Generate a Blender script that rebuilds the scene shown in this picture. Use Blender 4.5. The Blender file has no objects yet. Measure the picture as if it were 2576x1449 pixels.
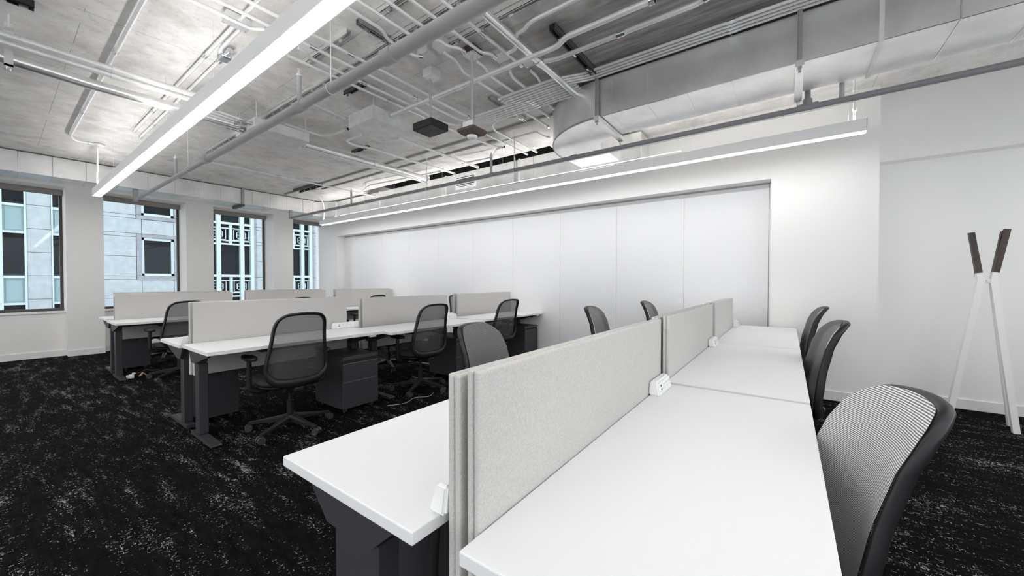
import bpy, bmesh, math, random
from mathutils import Vector, Matrix
random.seed(7)
S = bpy.context.scene
COL = S.collection

# ---------------------------------------------------------------- camera
cam_d = bpy.data.cameras.new('camera')
cam = bpy.data.objects.new('camera', cam_d)
COL.objects.link(cam)
cam_d.sensor_fit = 'HORIZONTAL'
cam_d.sensor_width = 36.0
cam_d.lens = 36.0 * 953.456 / 2576.0
cam_d.clip_start = 0.02
cam_d.clip_end = 300
cam.location = (0, 0, 1.235)
_yaw, _pit = math.radians(36.035), math.radians(-0.9214)
_f = Vector((math.cos(_yaw) * math.cos(_pit), math.sin(_yaw) * math.cos(_pit), math.sin(_pit)))
cam.rotation_euler = _f.to_track_quat('-Z', 'Y').to_euler()
S.camera = cam

# ---------------------------------------------------------------- light and exposure
S.view_settings.view_transform = 'Standard'
S.view_settings.look = 'None'
S.view_settings.gamma = 1.0
S.view_settings.use_curve_mapping = False
S.view_settings.exposure = 1.2
w = bpy.data.worlds.new('overcast_sky')
S.world = w
w.use_nodes = True
bg = w.node_tree.nodes['Background']
bg.inputs['Color'].default_value = (0.97, 0.98, 1.0, 1)
SKY_STRENGTH = 1.02
bg.inputs['Strength'].default_value = SKY_STRENGTH
LENS_DOWN = 8.2      # diffuser strength of the long fixtures
ADDED_UP = 4.6        # upward glow added to the same fixtures to lift the ceiling

# ---------------------------------------------------------------- materials
def node_mat(name):
    m = bpy.data.materials.new(name)
    m.use_nodes = True
    nt = m.node_tree
    return m, nt, nt.nodes['Principled BSDF']

def plain(name, col, rough=0.5, metal=0.0, spec=0.5, noise=0.0, nscale=8.0, bump=0.0, bscale=60.0, stretch=(1, 1, 1)):
    m, nt, p = node_mat(name)
    p.inputs['Base Color'].default_value = (*col, 1)
    p.inputs['Roughness'].default_value = rough
    p.inputs['Metallic'].default_value = metal
    p.inputs['Specular IOR Level'].default_value = spec
    tc = nt.nodes.new('ShaderNodeTexCoord')
    if noise:
        mp = nt.nodes.new('ShaderNodeMapping'); mp.inputs['Scale'].default_value = stretch
        nt.links.new(tc.outputs['Object'], mp.inputs[0])
        n = nt.nodes.new('ShaderNodeTexNoise'); n.inputs['Scale'].default_value = nscale; n.inputs['Detail'].default_value = 6
        nt.links.new(mp.outputs[0], n.inputs['Vector'])
        r = nt.nodes.new('ShaderNodeValToRGB')
        r.color_ramp.elements[0].position = 0.3; r.color_ramp.elements[1].position = 0.7
        r.color_ramp.elements[0].color = tuple(max(0, c * (1 - noise)) for c in col) + (1,)
        r.color_ramp.elements[1].color = tuple(min(1, c * (1 + noise)) for c in col) + (1,)
        nt.links.new(n.outputs['Fac'], r.inputs[0])
        nt.links.new(r.outputs[0], p.inputs['Base Color'])
    if bump:
        n2 = nt.nodes.new('ShaderNodeTexNoise'); n2.inputs['Scale'].default_value = bscale; n2.inputs['Detail'].default_value = 3
        nt.links.new(tc.outputs['Object'], n2.inputs['Vector'])
        b = nt.nodes.new('ShaderNodeBump'); b.inputs['Strength'].default_value = bump; b.inputs['Distance'].default_value = 0.004
        nt.links.new(n2.outputs['Fac'], b.inputs['Height'])
        nt.links.new(b.outputs[0], p.inputs['Normal'])
    return m

def emit(name, col, strength):
    m, nt, p = node_mat(name)
    p.inputs['Base Color'].default_value = (0.9, 0.9, 0.9, 1)
    p.inputs['Emission Color'].default_value = (*col, 1)
    p.inputs['Emission Strength'].default_value = strength
    return m

M = {}
M['wall'] = plain('white_wall_paint', (0.90, 0.885, 0.865), 0.6, bump=0.05, bscale=180)
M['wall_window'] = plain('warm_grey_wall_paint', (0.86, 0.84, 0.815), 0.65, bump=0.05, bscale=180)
M['base'] = plain('white_baseboard', (0.82, 0.81, 0.79), 0.45)
M['whiteboard'] = plain('whiteboard_glaze', (0.86, 0.86, 0.865), 0.28, spec=0.35)
M['fixture'] = plain('white_powder_coat', (0.91, 0.905, 0.90), 0.45)
M['white_pipe'] = plain('white_painted_conduit', (0.82, 0.82, 0.81), 0.4)
M['galv'] = plain('galvanized_sheet', (0.90, 0.895, 0.885), 0.33, 0.85, noise=0.12, nscale=3.0, bump=0.03, bscale=14)
M['box'] = plain('galvanized_box', (0.72, 0.72, 0.72), 0.4, 0.2, noise=0.12, nscale=9)
M['emt'] = plain('zinc_conduit', (0.84, 0.835, 0.825), 0.38, 0.25, noise=0.06, nscale=6)
M['fitting'] = plain('bright_zinc_fitting', (0.72, 0.76, 0.78), 0.22, 0.9)
M['strut'] = plain('slotted_steel', (0.42, 0.41, 0.40), 0.45, 0.6, noise=0.1)
M['dark_strut'] = plain('dark_painted_steel', (0.10, 0.095, 0.095), 0.5, 0.3)
M['pipe_grey'] = plain('grey_painted_pipe', (0.46, 0.455, 0.46), 0.45, noise=0.05, nscale=5)
M['pipe_dark'] = plain('darker_grey_painted_pipe', (0.26, 0.255, 0.265), 0.4)
M['brown'] = plain('oxide_brown_paint', (0.10, 0.065, 0.06), 0.5)
M['black'] = plain('matt_black_housing', (0.016, 0.015, 0.017), 0.55)
M['laminate'] = plain('white_laminate', (0.80, 0.80, 0.80), 0.42, spec=0.3)
M['felt'] = plain('oatmeal_felt', (0.58, 0.562, 0.54), 0.95, spec=0.1, noise=0.10, nscale=260, bump=0.5, bscale=420)
M['steel'] = plain('charcoal_powder_coat', (0.042, 0.038, 0.044), 0.5)
M['pedestal'] = plain('graphite_cabinet_enamel', (0.045, 0.041, 0.046), 0.45)
M['chair'] = plain('black_nylon', (0.015, 0.0135, 0.016), 0.42, spec=0.35)
M['chair_seat'] = plain('black_seat_fabric', (0.022, 0.021, 0.023), 0.9, bump=0.2, bscale=300)
M['caster'] = plain('caster_rubber', (0.05, 0.048, 0.055), 0.3)
M['chrome'] = plain('satin_chrome', (0.75, 0.75, 0.75), 0.25, 0.9)
M['socket'] = plain('socket_face_white', (0.84, 0.84, 0.83), 0.35)
M['slot'] = plain('socket_slot_dark', (0.03, 0.03, 0.035), 0.5)
M['frame'] = plain('bronze_window_frame', (0.085, 0.075, 0.070), 0.4, 0.2)
M['shade'] = plain('taupe_shade_cassette', (0.30, 0.27, 0.25), 0.7)
M['wood'] = plain('dark_stained_ash', (0.055, 0.04, 0.032), 0.5, noise=0.3, nscale=30, stretch=(1, 1, 0.1))
M['grille'] = plain('grille_shadow', (0.05, 0.05, 0.05), 0.8)
M['cable'] = plain('black_cable', (0.02, 0.02, 0.02), 0.5)
M['tan'] = plain('tan_plug', (0.45, 0.30, 0.20), 0.6)
M['lens'] = emit('diffuser_glow', (1.0, 0.995, 1.0), LENS_DOWN)
M['added_uplens'] = emit('added_upward_glow', (1.0, 0.995, 0.99), ADDED_UP)
M['stone'] = plain('pale_granite', (0.37, 0.435, 0.465), 0.8, noise=0.10, nscale=3.0)
M['stone_grey'] = plain('grey_granite', (0.25, 0.28, 0.31), 0.8, noise=0.14, nscale=4.0)
M['stone_joint'] = plain('facade_joint', (0.12, 0.15, 0.17), 0.9)
M['facade_metal'] = plain('pale_aqua_metal', (0.46, 0.57, 0.59), 0.4)
M['spandrel'] = plain('grey_green_spandrel', (0.22, 0.34, 0.37), 0.35)
M['ornament'] = plain('ornament_grille', (0.45, 0.53, 0.55), 0.6)
M['street'] = plain('asphalt', (0.10, 0.11, 0.12), 0.9)

# facade glass: dark, glossy
m, nt, p = node_mat('dark_facade_glass')
p.inputs['Base Color'].default_value = (0.006, 0.010, 0.012, 1); p.inputs['Roughness'].default_value = 0.12; p.inputs['Specular IOR Level'].default_value = 0.10
M['darkglass'] = m

# room glass: thin clear sheet, faintly blue, with a fresnel mirror
m = bpy.data.materials.new('window_glass'); m.use_nodes = True; nt = m.node_tree; nt.nodes.clear()
o = nt.nodes.new('ShaderNodeOutputMaterial'); mx = nt.nodes.new('ShaderNodeMixShader')
t = nt.nodes.new('ShaderNodeBsdfTransparent'); g = nt.nodes.new('ShaderNodeBsdfGlossy'); fr = nt.nodes.new('ShaderNodeFresnel')
t.inputs[0].default_value = (0.96, 0.985, 1.0, 1); g.inputs['Roughness'].default_value = 0.02; fr.inputs[0].default_value = 1.22
nt.links.new(fr.outputs[0], mx.inputs[0]); nt.links.new(t.outputs[0], mx.inputs[1]); nt.links.new(g.outputs[0], mx.inputs[2]); nt.links.new(mx.outputs[0], o.inputs[0])
M['glass'] = m

# woven chair mesh: threads with open gaps
def mesh_mat(name, c1, c2, open_frac):
    m = bpy.data.materials.new(name); m.use_nodes = True; nt = m.node_tree
    p = nt.nodes['Principled BSDF']; o = nt.nodes['Material Output']
    tc = nt.nodes.new('ShaderNodeTexCoord')
    wv = nt.nodes.new('ShaderNodeTexWave'); wv.bands_direction = 'Z'; wv.inputs['Scale'].default_value = 62; wv.inputs['Distortion'].default_value = 1.2
    wv.inputs['Detail'].default_value = 1; wv.inputs['Detail Scale'].default_value = 2
    wx = nt.nodes.new('ShaderNodeTexWave'); wx.bands_direction = 'X'; wx.inputs['Scale'].default_value = 80
    nt.links.new(tc.outputs['Object'], wv.inputs['Vector']); nt.links.new(tc.outputs['Object'], wx.inputs['Vector'])
    mu = nt.nodes.new('ShaderNodeMath'); mu.operation = 'MULTIPLY_ADD'; mu.inputs[1].default_value = 0.35
    nt.links.new(wx.outputs['Fac'], mu.inputs[0]); nt.links.new(wv.outputs['Fac'], mu.inputs[2])
    r = nt.nodes.new('ShaderNodeValToRGB'); r.color_ramp.elements[0].position = 0.35; r.color_ramp.elements[1].position = 0.9
    r.color_ramp.elements[0].color = (*c1, 1); r.color_ramp.elements[1].color = (*c2, 1)
    nt.links.new(mu.outputs[0], r.inputs[0]); nt.links.new(r.outputs[0], p.inputs['Base Color'])
    p.inputs['Roughness'].default_value = 0.75
    tr = nt.nodes.new('ShaderNodeBsdfTransparent'); mx = nt.nodes.new('ShaderNodeMixShader'); mx.inputs[0].default_value = open_frac
    nt.links.new(p.outputs[0], mx.inputs[1]); nt.links.new(tr.outputs[0], mx.inputs[2]); nt.links.new(mx.outputs[0], o.inputs[0])
    return m
M['mesh'] = mesh_mat('black_chair_mesh', (0.03, 0.03, 0.032), (0.10, 0.10, 0.10), 0.32)
M['mesh_front'] = mesh_mat('grey_chair_mesh', (0.05, 0.048, 0.052), (0.26, 0.26, 0.26), 0.10)
M['mesh_lit'] = mesh_mat('painted_lit_chair_mesh', (0.12, 0.115, 0.12), (0.88, 0.87, 0.86), 0.03)  # same mesh, paler: overhead light on the near chair painted into the colour

# cast concrete slab: blotches, form joints, board-marked darker bay
m, nt, p = node_mat('board_formed_concrete'); p.inputs['Roughness'].default_value = 0.85
N = nt.nodes; Lk = nt.links
tc = N.new('ShaderNodeTexCoord')
def noise(scale, detail, stretch=None, rough=0.55):
    n = N.new('ShaderNodeTexNoise'); n.inputs['Scale'].default_value = scale; n.inputs['Detail'].default_value = detail; n.inputs['Roughness'].default_value = rough
    if stretch:
        mp = N.new('ShaderNodeMapping'); mp.inputs['Scale'].default_value = stretch; Lk.new(tc.outputs['Object'], mp.inputs[0]); Lk.new(mp.outputs[0], n.inputs['Vector'])
    else: Lk.new(tc.outputs['Object'], n.inputs['Vector'])
    return n
def ramp(src, a, ca, b, cb):
    r = N.new('ShaderNodeValToRGB'); r.color_ramp.elements[0].position = a; r.color_ramp.elements[1].position = b
    r.color_ramp.elements[0].color = (*ca, 1); r.color_ramp.elements[1].color = (*cb, 1); Lk.new(src, r.inputs[0]); return r
def mixc(fac, a, b, mode='MIX'):
    x = N.new('ShaderNodeMix'); x.data_type = 'RGBA'; x.blend_type = mode
    if isinstance(fac, float): x.inputs[0].default_value = fac
    else: Lk.new(fac, x.inputs[0])
    Lk.new(a, x.inputs[6])
    if isinstance(b, tuple): x.inputs[7].default_value = (*b, 1)
    else: Lk.new(b, x.inputs[7])
    return x.outputs[2]
def mth(op, a, b=None, c=None):
    x = N.new('ShaderNodeMath'); x.operation = op
    for i, v in enumerate((a, b, c)):
        if v is None: continue
        if isinstance(v, (int, float)): x.inputs[i].default_value = v
        else: Lk.new(v, x.inputs[i])
    return x.outputs[0]
n1 = noise(1.1, 8); n2 = noise(7, 8); n3 = noise(30, 4)
base = ramp(n1.outputs['Fac'], 0.3, (0.82, 0.785, 0.75), 0.72, (0.93, 0.90, 0.87))
c = mixc(0.40, base.outputs[0], ramp(n2.outputs['Fac'], 0.33, (0.58, 0.555, 0.53), 0.62, (0.86, 0.845, 0.82)).outputs[0])
n4 = noise(2.2, 8, (1, 1.2, 1), 0.62)
c = mixc(0.60, c, ramp(n4.outputs['Fac'], 0.36, (0.70, 0.68, 0.66), 0.50, (1, 1, 1)).outputs[0], 'MULTIPLY')
c = mixc(0.5, c, ramp(n3.outputs['Fac'], 0.34, (0.80, 0.79, 0.78), 0.46, (1, 1, 1)).outputs[0], 'MULTIPLY')
sep = N.new('ShaderNodeSeparateXYZ'); Lk.new(tc.outputs['Object'], sep.inputs[0])
# board-marked bay (a separate, darker pour right of x=2.35, y<2.6)
wob = mth('MULTIPLY', mth('SUBTRACT', n2.outputs['Fac'], 0.5), 0.5)
inx = mth('SMOOTH_MIN', mth('MULTIPLY', mth('SUBTRACT', mth('ADD', sep.outputs[0], wob), 2.2), 3.0), 1.0, 0.1)
iny = mth('SMOOTH_MIN', mth('MULTIPLY', mth('SUBTRACT', 2.2, mth('ADD', sep.outputs[1], wob)), 1.2), 1.0, 0.1)
lim = mth('MULTIPLY', mth('SUBTRACT', 4.1, sep.outputs[0]), 3.0)
mask = N.new('ShaderNodeClamp'); Lk.new(mth('MINIMUM', mth('MINIMUM', inx, iny), lim), mask.inputs[0])
plank = noise(2.2, 8, (9, 0.9, 1), 0.65)
pc = ramp(plank.outputs['Fac'], 0.36, (0.095, 0.088, 0.084), 0.66, (0.42, 0.40, 0.385))
c = mixc(mth('MULTIPLY', mask.outputs[0], 0.85), c, pc.outputs[0])
# a second, milder stained zone in the middle bays
st = noise(0.8, 5)
c = mixc(mth('MULTIPLY', ramp(st.outputs['Fac'], 0.45, (0, 0, 0), 0.75, (1, 1, 1)).outputs[0], 0.30), c, (0.40, 0.38, 0.36))
# form joints: panel grid about 2.44 by 0.61 m with broken lines
def lines(coord, period, off, width, breakup):
    fr_ = mth('FRACT', mth('DIVIDE', mth('ADD', coord, off), period))
    d = mth('ABSOLUTE', mth('SUBTRACT', fr_, 0.5))
    on = mth('GREATER_THAN', d, 0.5 - width / period)
    return mth('MULTIPLY', on, mth('GREATER_THAN', breakup, 0.50))
bk = noise(1.7, 2)
lx = lines(sep.outputs[0], 0.645, 0.23, 0.0022, bk.outputs['Fac'])
ly = lines(sep.outputs[1], 2.36, 0.66, 0.0022, n1.outputs['Fac'])
c = mixc(mth('MULTIPLY', mth('MAXIMUM', lx, ly), 0.55), c, (0.16, 0.15, 0.14))
Lk.new(c, p.inputs['Base Color'])
bp = N.new('ShaderNodeBump'); bp.inputs['Strength'].default_value = 0.35; bp.inputs['Distance'].default_value = 0.01
Lk.new(n2.outputs['Fac'], bp.inputs['Height']); Lk.new(bp.outputs[0], p.inputs['Normal'])
M['concrete'] = m

# carpet: black loop pile with broken pale flecks gathered into streaks along Y
m, nt, p = node_mat('black_flecked_carpet'); p.inputs['Roughness'].default_value = 1.0; p.inputs['Specular IOR Level'].default_value = 0.05
N = nt.nodes; Lk = nt.links
tc = N.new('ShaderNodeTexCoord')
clus = noise(2.2, 5, (5.5, 1.0, 1), 0.75)
clus2 = noise(1.1, 2, (1.2, 0.8, 1))
fa = noise(38, 2, (3.2, 1.0, 1), 0.7)      # flecks stretched along y
fb = noise(38, 2, (1.0, 3.2, 1), 0.7)      # flecks stretched along x
fl = mth('MAXIMUM', fa.outputs['Fac'], fb.outputs['Fac'])
thr = mth('ADD', mth('MULTIPLY', clus.outputs['Fac'], 0.66), mth('MULTIPLY', clus2.outputs['Fac'], 0.18))
val = mth('ADD', fl, thr)
flk = ramp(mth('SUBTRACT', val, 0.62), 0.462, (0, 0, 0), 0.505, (1, 1, 1))
dark = ramp(noise(9, 6, (4, 1, 1)).outputs['Fac'], 0.35, (0.002, 0.002, 0.0022), 0.7, (0.008, 0.0078, 0.0082))
pile = noise(260, 2)
pal = ramp(pile.outputs['Fac'], 0.3, (0.18, 0.18, 0.18), 0.7, (0.48, 0.48, 0.47))
c = mixc(flk.outputs[0], dark.outputs[0], pal.outputs[0])
Lk.new(c, p.inputs['Base Color'])
bp = N.new('ShaderNodeBump'); bp.inputs['Strength'].default_value = 0.6; bp.inputs['Distance'].default_value = 0.004
Lk.new(pile.outputs['Fac'], bp.inputs['Height']); Lk.new(bp.outputs[0], p.inputs['Normal'])
M['carpet'] = m

# ---------------------------------------------------------------- mesh helpers
class MB:
    def __init__(s): s.v = []; s.f = []; s.sm = []
    def add(s, vs, fs, smooth=False):
        b = len(s.v); s.v += [tuple(q) for q in vs]
        for f in fs: s.f.append(tuple(b + i for i in f)); s.sm.append(smooth)
        return s
    def box(s, x0, x1, y0, y1, z0, z1, bev=0.0, seg=2, mat=None):
        if bev <= 0:
            vs = [(x0,y0,z0),(x1,y0,z0),(x1,y1,z0),(x0,y1,z0),(x0,y0,z1),(x1,y0,z1),(x1,y1,z1),(x0,y1,z1)]
            fs = [(0,3,2,1),(4,5,6,7),(0,1,5,4),(1,2,6,5),(2,3,7,6),(3,0,4,7)]
            if mat is not None: vs = [mat @ Vector(q) for q in vs]
            return s.add(vs, fs)
        bm = bmesh.new(); bmesh.ops.create_cube(bm, size=1)
        for q in bm.verts: q.co = Vector(((x0+x1)/2 + q.co.x*(x1-x0), (y0+y1)/2 + q.co.y*(y1-y0), (z0+z1)/2 + q.co.z*(z1-z0)))
        bmesh.ops.bevel(bm, geom=bm.edges[:], offset=bev, segments=seg, affect='EDGES', profile=0.5, clamp_overlap=True)
        bm.verts.index_update()
        vs = [q.co.copy() for q in bm.verts]
        if mat is not None: vs = [mat @ q for q in vs]
        fs = [tuple(q.index for q in f.verts) for f in bm.faces]
        bm.free(); return s.add(vs, fs)
    def prism(s, poly, a0, a1, axis='X'):
        n = len(poly)
        def P(u, v, a): return (a,u,v) if axis == 'X' else ((u,a,v) if axis == 'Y' else (u,v,a))
        vs = [P(u,v,a0) for u,v in poly] + [P(u,v,a1) for u,v in poly]
        fs = [tuple(range(n))[::-1], tuple(range(n, 2*n))] + [(i,(i+1)%n,n+(i+1)%n,n+i) for i in range(n)]
        return s.add(vs, fs)
    def tube(s, pts, r, n=10, cap=True, r2=None):
        P = [Vector(q) for q in pts]; m = len(P); rings = []
        t0 = (P[1]-P[0]).normalized(); up = Vector((0,0,1)) if abs(t0.z) < 0.9 else Vector((1,0,0))
        a = t0.cross(up).normalized()
        for i in range(m):
            if i == 0: t = (P[1]-P[0]).normalized()
            elif i == m-1: t = (P[-1]-P[-2]).normalized()
            else:
                t = ((P[i]-P[i-1]).normalized() + (P[i+1]-P[i]).normalized())
                t = t.normalized() if t.length > 1e-6 else (P[i+1]-P[i]).normalized()
            a = (a - t*a.dot(t)).normalized(); b = t.cross(a)
            k = 1.0
            if 0 < i < m-1:
                cs = t.dot((P[i+1]-P[i]).normalized()); k = 1/max(0.6, cs)
            rr = r if r2 is None else r + (r2-r)*i/(m-1)
            rings.append([P[i] + (a*math.cos(2*math.pi*j/n) + b*math.sin(2*math.pi*j/n))*rr*k for j in range(n)])
        vs = [q for R in rings for q in R]
        fs = [(i*n+j, i*n+(j+1)%n, (i+1)*n+(j+1)%n, (i+1)*n+j) for i in range(m-1) for j in range(n)]
        s.add(vs, fs, True)
        if cap: s.add(rings[0], [tuple(range(n))[::-1]]); s.add(rings[-1], [tuple(range(n))])
        return s
    def cyl(s, p0, p1, r, r2=None, n=16): return s.tube([p0, p1], r, n, True, r2)
    def lathe(s, prof, c=(0,0,0), n=20, cap=True):
        vs = []; fs = []; m = len(prof)
        for i,(r,z) in enumerate(prof):
            for j in range(n): vs.append((c[0]+r*math.cos(2*math.pi*j/n), c[1]+r*math.sin(2*math.pi*j/n), c[2]+z))
        for i in range(m-1):
            for j in range(n): fs.append((i*n+j, i*n+(j+1)%n, (i+1)*n+(j+1)%n, (i+1)*n+j))
        s.add(vs, fs, True)
        if cap: s.add(vs[:n], [tuple(range(n))[::-1]]); s.add(vs[-n:], [tuple(range(n))])
        return s
    def build(s, name, mat, parent=None, loc=None):
        me = bpy.data.meshes.new(name); me.from_pydata(s.v, [], s.f)
        me.polygons.foreach_set('use_smooth', s.sm)
        bm = bmesh.new(); bm.from_mesh(me); bmesh.ops.recalc_face_normals(bm, faces=bm.faces[:]); bm.to_mesh(me); bm.free()
        me.materials.append(mat); me.update()
        o = bpy.data.objects.new(name, me); COL.objects.link(o)
        if parent is not None: o.parent = parent
        if loc is not None: o.location = loc
        return o

def tag(o, label, cat, group=None, kind=None):
    o['label'] = label; o['category'] = cat
    if group: o['group'] = group
    if kind: o['kind'] = kind
    return o
def thing(name, label, cat, loc=(0,0,0), rz=0.0, group=None):
    o = bpy.data.objects.new(name, None); COL.objects.link(o)
    o.location = loc; o.rotation_euler = (0,0,rz); o.empty_display_size = 0.1
    return tag(o, label, cat, group)
def struct(o, label=None, cat=None):
    o['kind'] = 'structure'
    if label: o['label'] = label
    if cat: o['category'] = cat
    return o
def sub_copy(o, parent):
    c = o.copy(); COL.objects.link(c); c.parent = parent
    for ch in list(o.children): sub_copy(ch, c)
    return c
def dup(root, loc, rz, label, group=None):
    r = root.copy(); COL.objects.link(r); r.location = loc; r.rotation_euler = (0,0,rz); r['label'] = label
    if group: r['group'] = group
    for ch in list(root.children): sub_copy(ch, r)
    return r
def catmull(pts, k=6, closed=False):
    P = [Vector(q) for q in pts]; n = len(P); out = []
    rng = range(n) if closed else range(n-1)
    for i in rng:
        p0 = P[(i-1) % n] if (closed or i > 0) else P[0]; p1 = P[i]; p2 = P[(i+1) % n]
        p3 = P[(i+2) % n] if (closed or i+2 < n) else P[-1]
        for j in range(k):
            t = j/k
            out.append(0.5*((2*p1) + (-p0+p2)*t + (2*p0-5*p1+4*p2-p3)*t*t + (-p0+3*p1-3*p2+p3)*t**3))
    if not closed: out.append(P[-1])
    return out
def fillet(pts, rad=0.06, k=4):
    P = [Vector(q) for q in pts]; out = [P[0]]
    for i in range(1, len(P)-1):
        a, b, c = P[i-1], P[i], P[i+1]
        if (b-a).length < 1e-5 or (c-b).length < 1e-5: continue
        if (b-a).normalized().dot((c-b).normalized()) > 0.999: continue
        d = min(rad, (b-a).length*0.48, (c-b).length*0.48)
        s_, e_ = b + (a-b).normalized()*d, b + (c-b).normalized()*d
        for j in range(k+1):
            t = j/k; out.append((1-t)**2*s_ + 2*t*(1-t)*b + t*t*e_)
    out.append(P[-1]); return out

# ---------------------------------------------------------------- room shell
ZC = 3.16
struct(MB().box(-3.35, 5.54, -3.35, 10.15, -0.12, 0).build('floor', M['carpet']), 'black carpet with pale broken flecks', 'floor')
cl = MB()
for x0,x1,y0,y1 in ((-3.35,4.68,-3.35,10.15), (4.68,5.54,-3.35,2.75), (4.68,5.54,7.35,10.15)): cl.box(x0,x1,y0,y1,ZC,ZC+0.2)
struct(cl.build('ceiling', M['concrete']), 'raw board-formed concrete slab ceiling', 'ceiling')
v = MB(); v.box(4.58,4.68,2.65,7.45,ZC+0.2,3.7).box(5.54,5.64,2.65,7.45,ZC+0.2,3.7).box(4.68,5.54,2.65,2.75,ZC+0.2,3.7).box(4.68,5.54,7.35,7.45,ZC+0.2,3.7).box(4.58,5.64,2.65,7.45,3.7,3.8)
struct(v.build('trim_3', M['dark_strut']))
# whiteboard wall (plane X=5.15) with its recess, then the set back wall to the right
struct(MB().box(5.15, 5.55, -0.72, 0.16, 0, ZC).build('wall_right', M['wall']), 'white pier right of the whiteboard', 'wall')
struct(MB().box(5.15, 5.55, 0.16, 9.21, 2.39, ZC).build('wall_header', M['wall']))
struct(MB().box(5.15, 5.55, 9.21, 10.25, 0, ZC).build('wall_corner', M['wall']))
struct(MB().box(5.38, 5.55, 0.16, 9.21, 0, 2.39).build('wall_back', M['wall']))
struct(MB().box(5.54, 5.70, -3.35, -0.72, 0, ZC).build('wall_recess', M['wall']), 'white wall behind the coat stand', 'wall')
struct(MB().box(5.40, 5.54, -3.2, -0.72, 2.465, ZC).build('trim_1', M['wall']))
# unseen sides of the floor, with wide windows added to bring in daylight
def added_glazing(nm, fixed, t0, t1, axis, n):
    def bx(b, u0, u1, w0, w1, z0, z1): return b.box(w0,w1,u0,u1,z0,z1) if axis == 'Y' else b.box(u0,u1,w0,w1,z0,z1)
    wd = (t1-t0)/n
    struct(bx(MB(), t0, t1, fixed-0.15, fixed, 0, 0.5).build('wall_%s_sill' % nm, M['wall']))
    struct(bx(MB(), t0, t1, fixed-0.15, fixed, 2.95, ZC).build('wall_%s_header' % nm, M['wall']))
    for k in range(n+1):
        c_ = t0+wd*k; a_, b_ = max(t0, c_-0.15), min(t1, c_+0.15)
        struct(bx(MB(), a_, b_, fixed-0.15, fixed, 0.5, 2.95).build('wall_%s_pier' % nm, M['wall']))
    for k in range(n):
        r = bpy.data.objects.new('window_%d' % (WN[0]), None); WN[0] += 1; COL.objects.link(r); r['kind'] = 'structure'
        u0, u1 = t0+wd*k+0.15, t0+wd*(k+1)-0.15
        bx(MB(), u0, u1, fixed-0.09, fixed-0.08, 0.55, 2.90).build('pane', M['glass'], r)
        f = MB(); bx(f,u0,u1,fixed-0.12,fixed-0.05,0.5,0.55); bx(f,u0,u1,fixed-0.12,fixed-0.05,2.90,2.95); bx(f,u0,u0+0.05,fixed-0.12,fixed-0.05,0.55,2.9); bx(f,u1-0.05,u1,fixed-0.12,fixed-0.05,0.55,2.9)
        f.build('window_frame', M['frame'], r)
WN = [5]
added_glazing('behind', -3.2, -3.2, 5.54, 'X', 4)
added_glazing('left', -3.2, -3.2, 9.6, 'Y', 6)
for i,(x0,x1,y0,y1) in enumerate(((5.137,5.15,-0.72,0.16),(5.527,5.54,-3.2,-0.72),(5.137,5.15,9.21,9.59))):
    n = ('baseboard_right','baseboard_recess','baseboard_corner')[i]
    struct(MB().box(x0,x1,y0,y1,0,0.10,0.003,1).build(n, M['base']))
struct(MB().box(5.137, 5.55, -0.733, -0.72, 0, 0.10).build('baseboard_return', M['base']))
# window wall: sill wall at Y=9.8, piers and header at Y=9.6
XW = [(-1.9,-0.38),(-0.385,0.735),(1.16,2.279),(2.72,3.85),(4.275,5.30)]
XW = XW[1:]
struct(MB().box(-3.2, 5.15, 9.8, 10.2, 0, 0.735).build('wall_window_sill', M['wall_window']))
struct(MB().box(-3.2, 5.15, 9.6, 10.2, 2.79, ZC).build('wall_window_header', M['wall_window']))
for i,(a,b) in enumerate(((-3.2,-0.385),(0.735,1.16),(2.279,2.72),(3.85,4.275))):
    struct(MB().box(a, b, 9.6, 10.2, 0, 2.79).build('wall_window_pier' if i == 0 else 'wall_window_pier.%03d' % i, M['wall_window']))
    struct(MB().box(a, b+0.0, 9.587, 9.6, 0, 0.10, 0.003, 1).build('baseboard_window' if i == 0 else 'baseboard_window.%03d' % i, M['base']))
    if i: struct(MB().box(XW[i-1][0], XW[i-1][1], 9.787, 9.8, 0, 0.10).build('baseboard_sill.%03d' % i, M['base']))
struct(MB().box(4.275, 5.15, 9.787, 9.8, 0, 0.10).build('baseboard_sill', M['base']))
wlab = ['leftmost tall window facing the glassy bay of the stone building', 'second window from the left, onto a stone wall with punched windows',
        'third window from the left, onto an ornamented metal bay', 'window nearest the corner, partly behind the far end of the light']
for i,(a,b) in enumerate(XW):
    r = bpy.data.objects.new('window_%d' % (i+1), None); COL.objects.link(r); r.location = ((a+b)/2, 10.1, 0.735)
    r['kind'] = 'structure'; r['label'] = wlab[i]; r['category'] = 'window'
    hw = (b-a)/2; H = 2.79-0.735
    f = MB().box(-hw,-hw+0.035,-0.01,0.05,0,H,0.003,1).box(hw-0.035,hw,-0.01,0.05,0,H,0.003,1).box(-hw,hw,-0.03,0.05,0,0.05,0.004,1).box(-hw,hw,-0.01,0.05,H-0.04,H,0.003,1)
    f.build('window_frame', M['frame'], r)
    MB().box(-hw+0.035,hw-0.035,0.016,0.024,0.05,H-0.05).build('pane', M['glass'], r)
    MB().box(-hw+0.005,hw-0.005,-0.12,-0.03,H-0.085,H-0.002,0.006).build('shade_cassette', M['shade'], r)
    MB().box(-hw,hw,-0.32,-0.03,-0.02,0.008,0.003,1).build('window_sill', M['base'], r)

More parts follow.
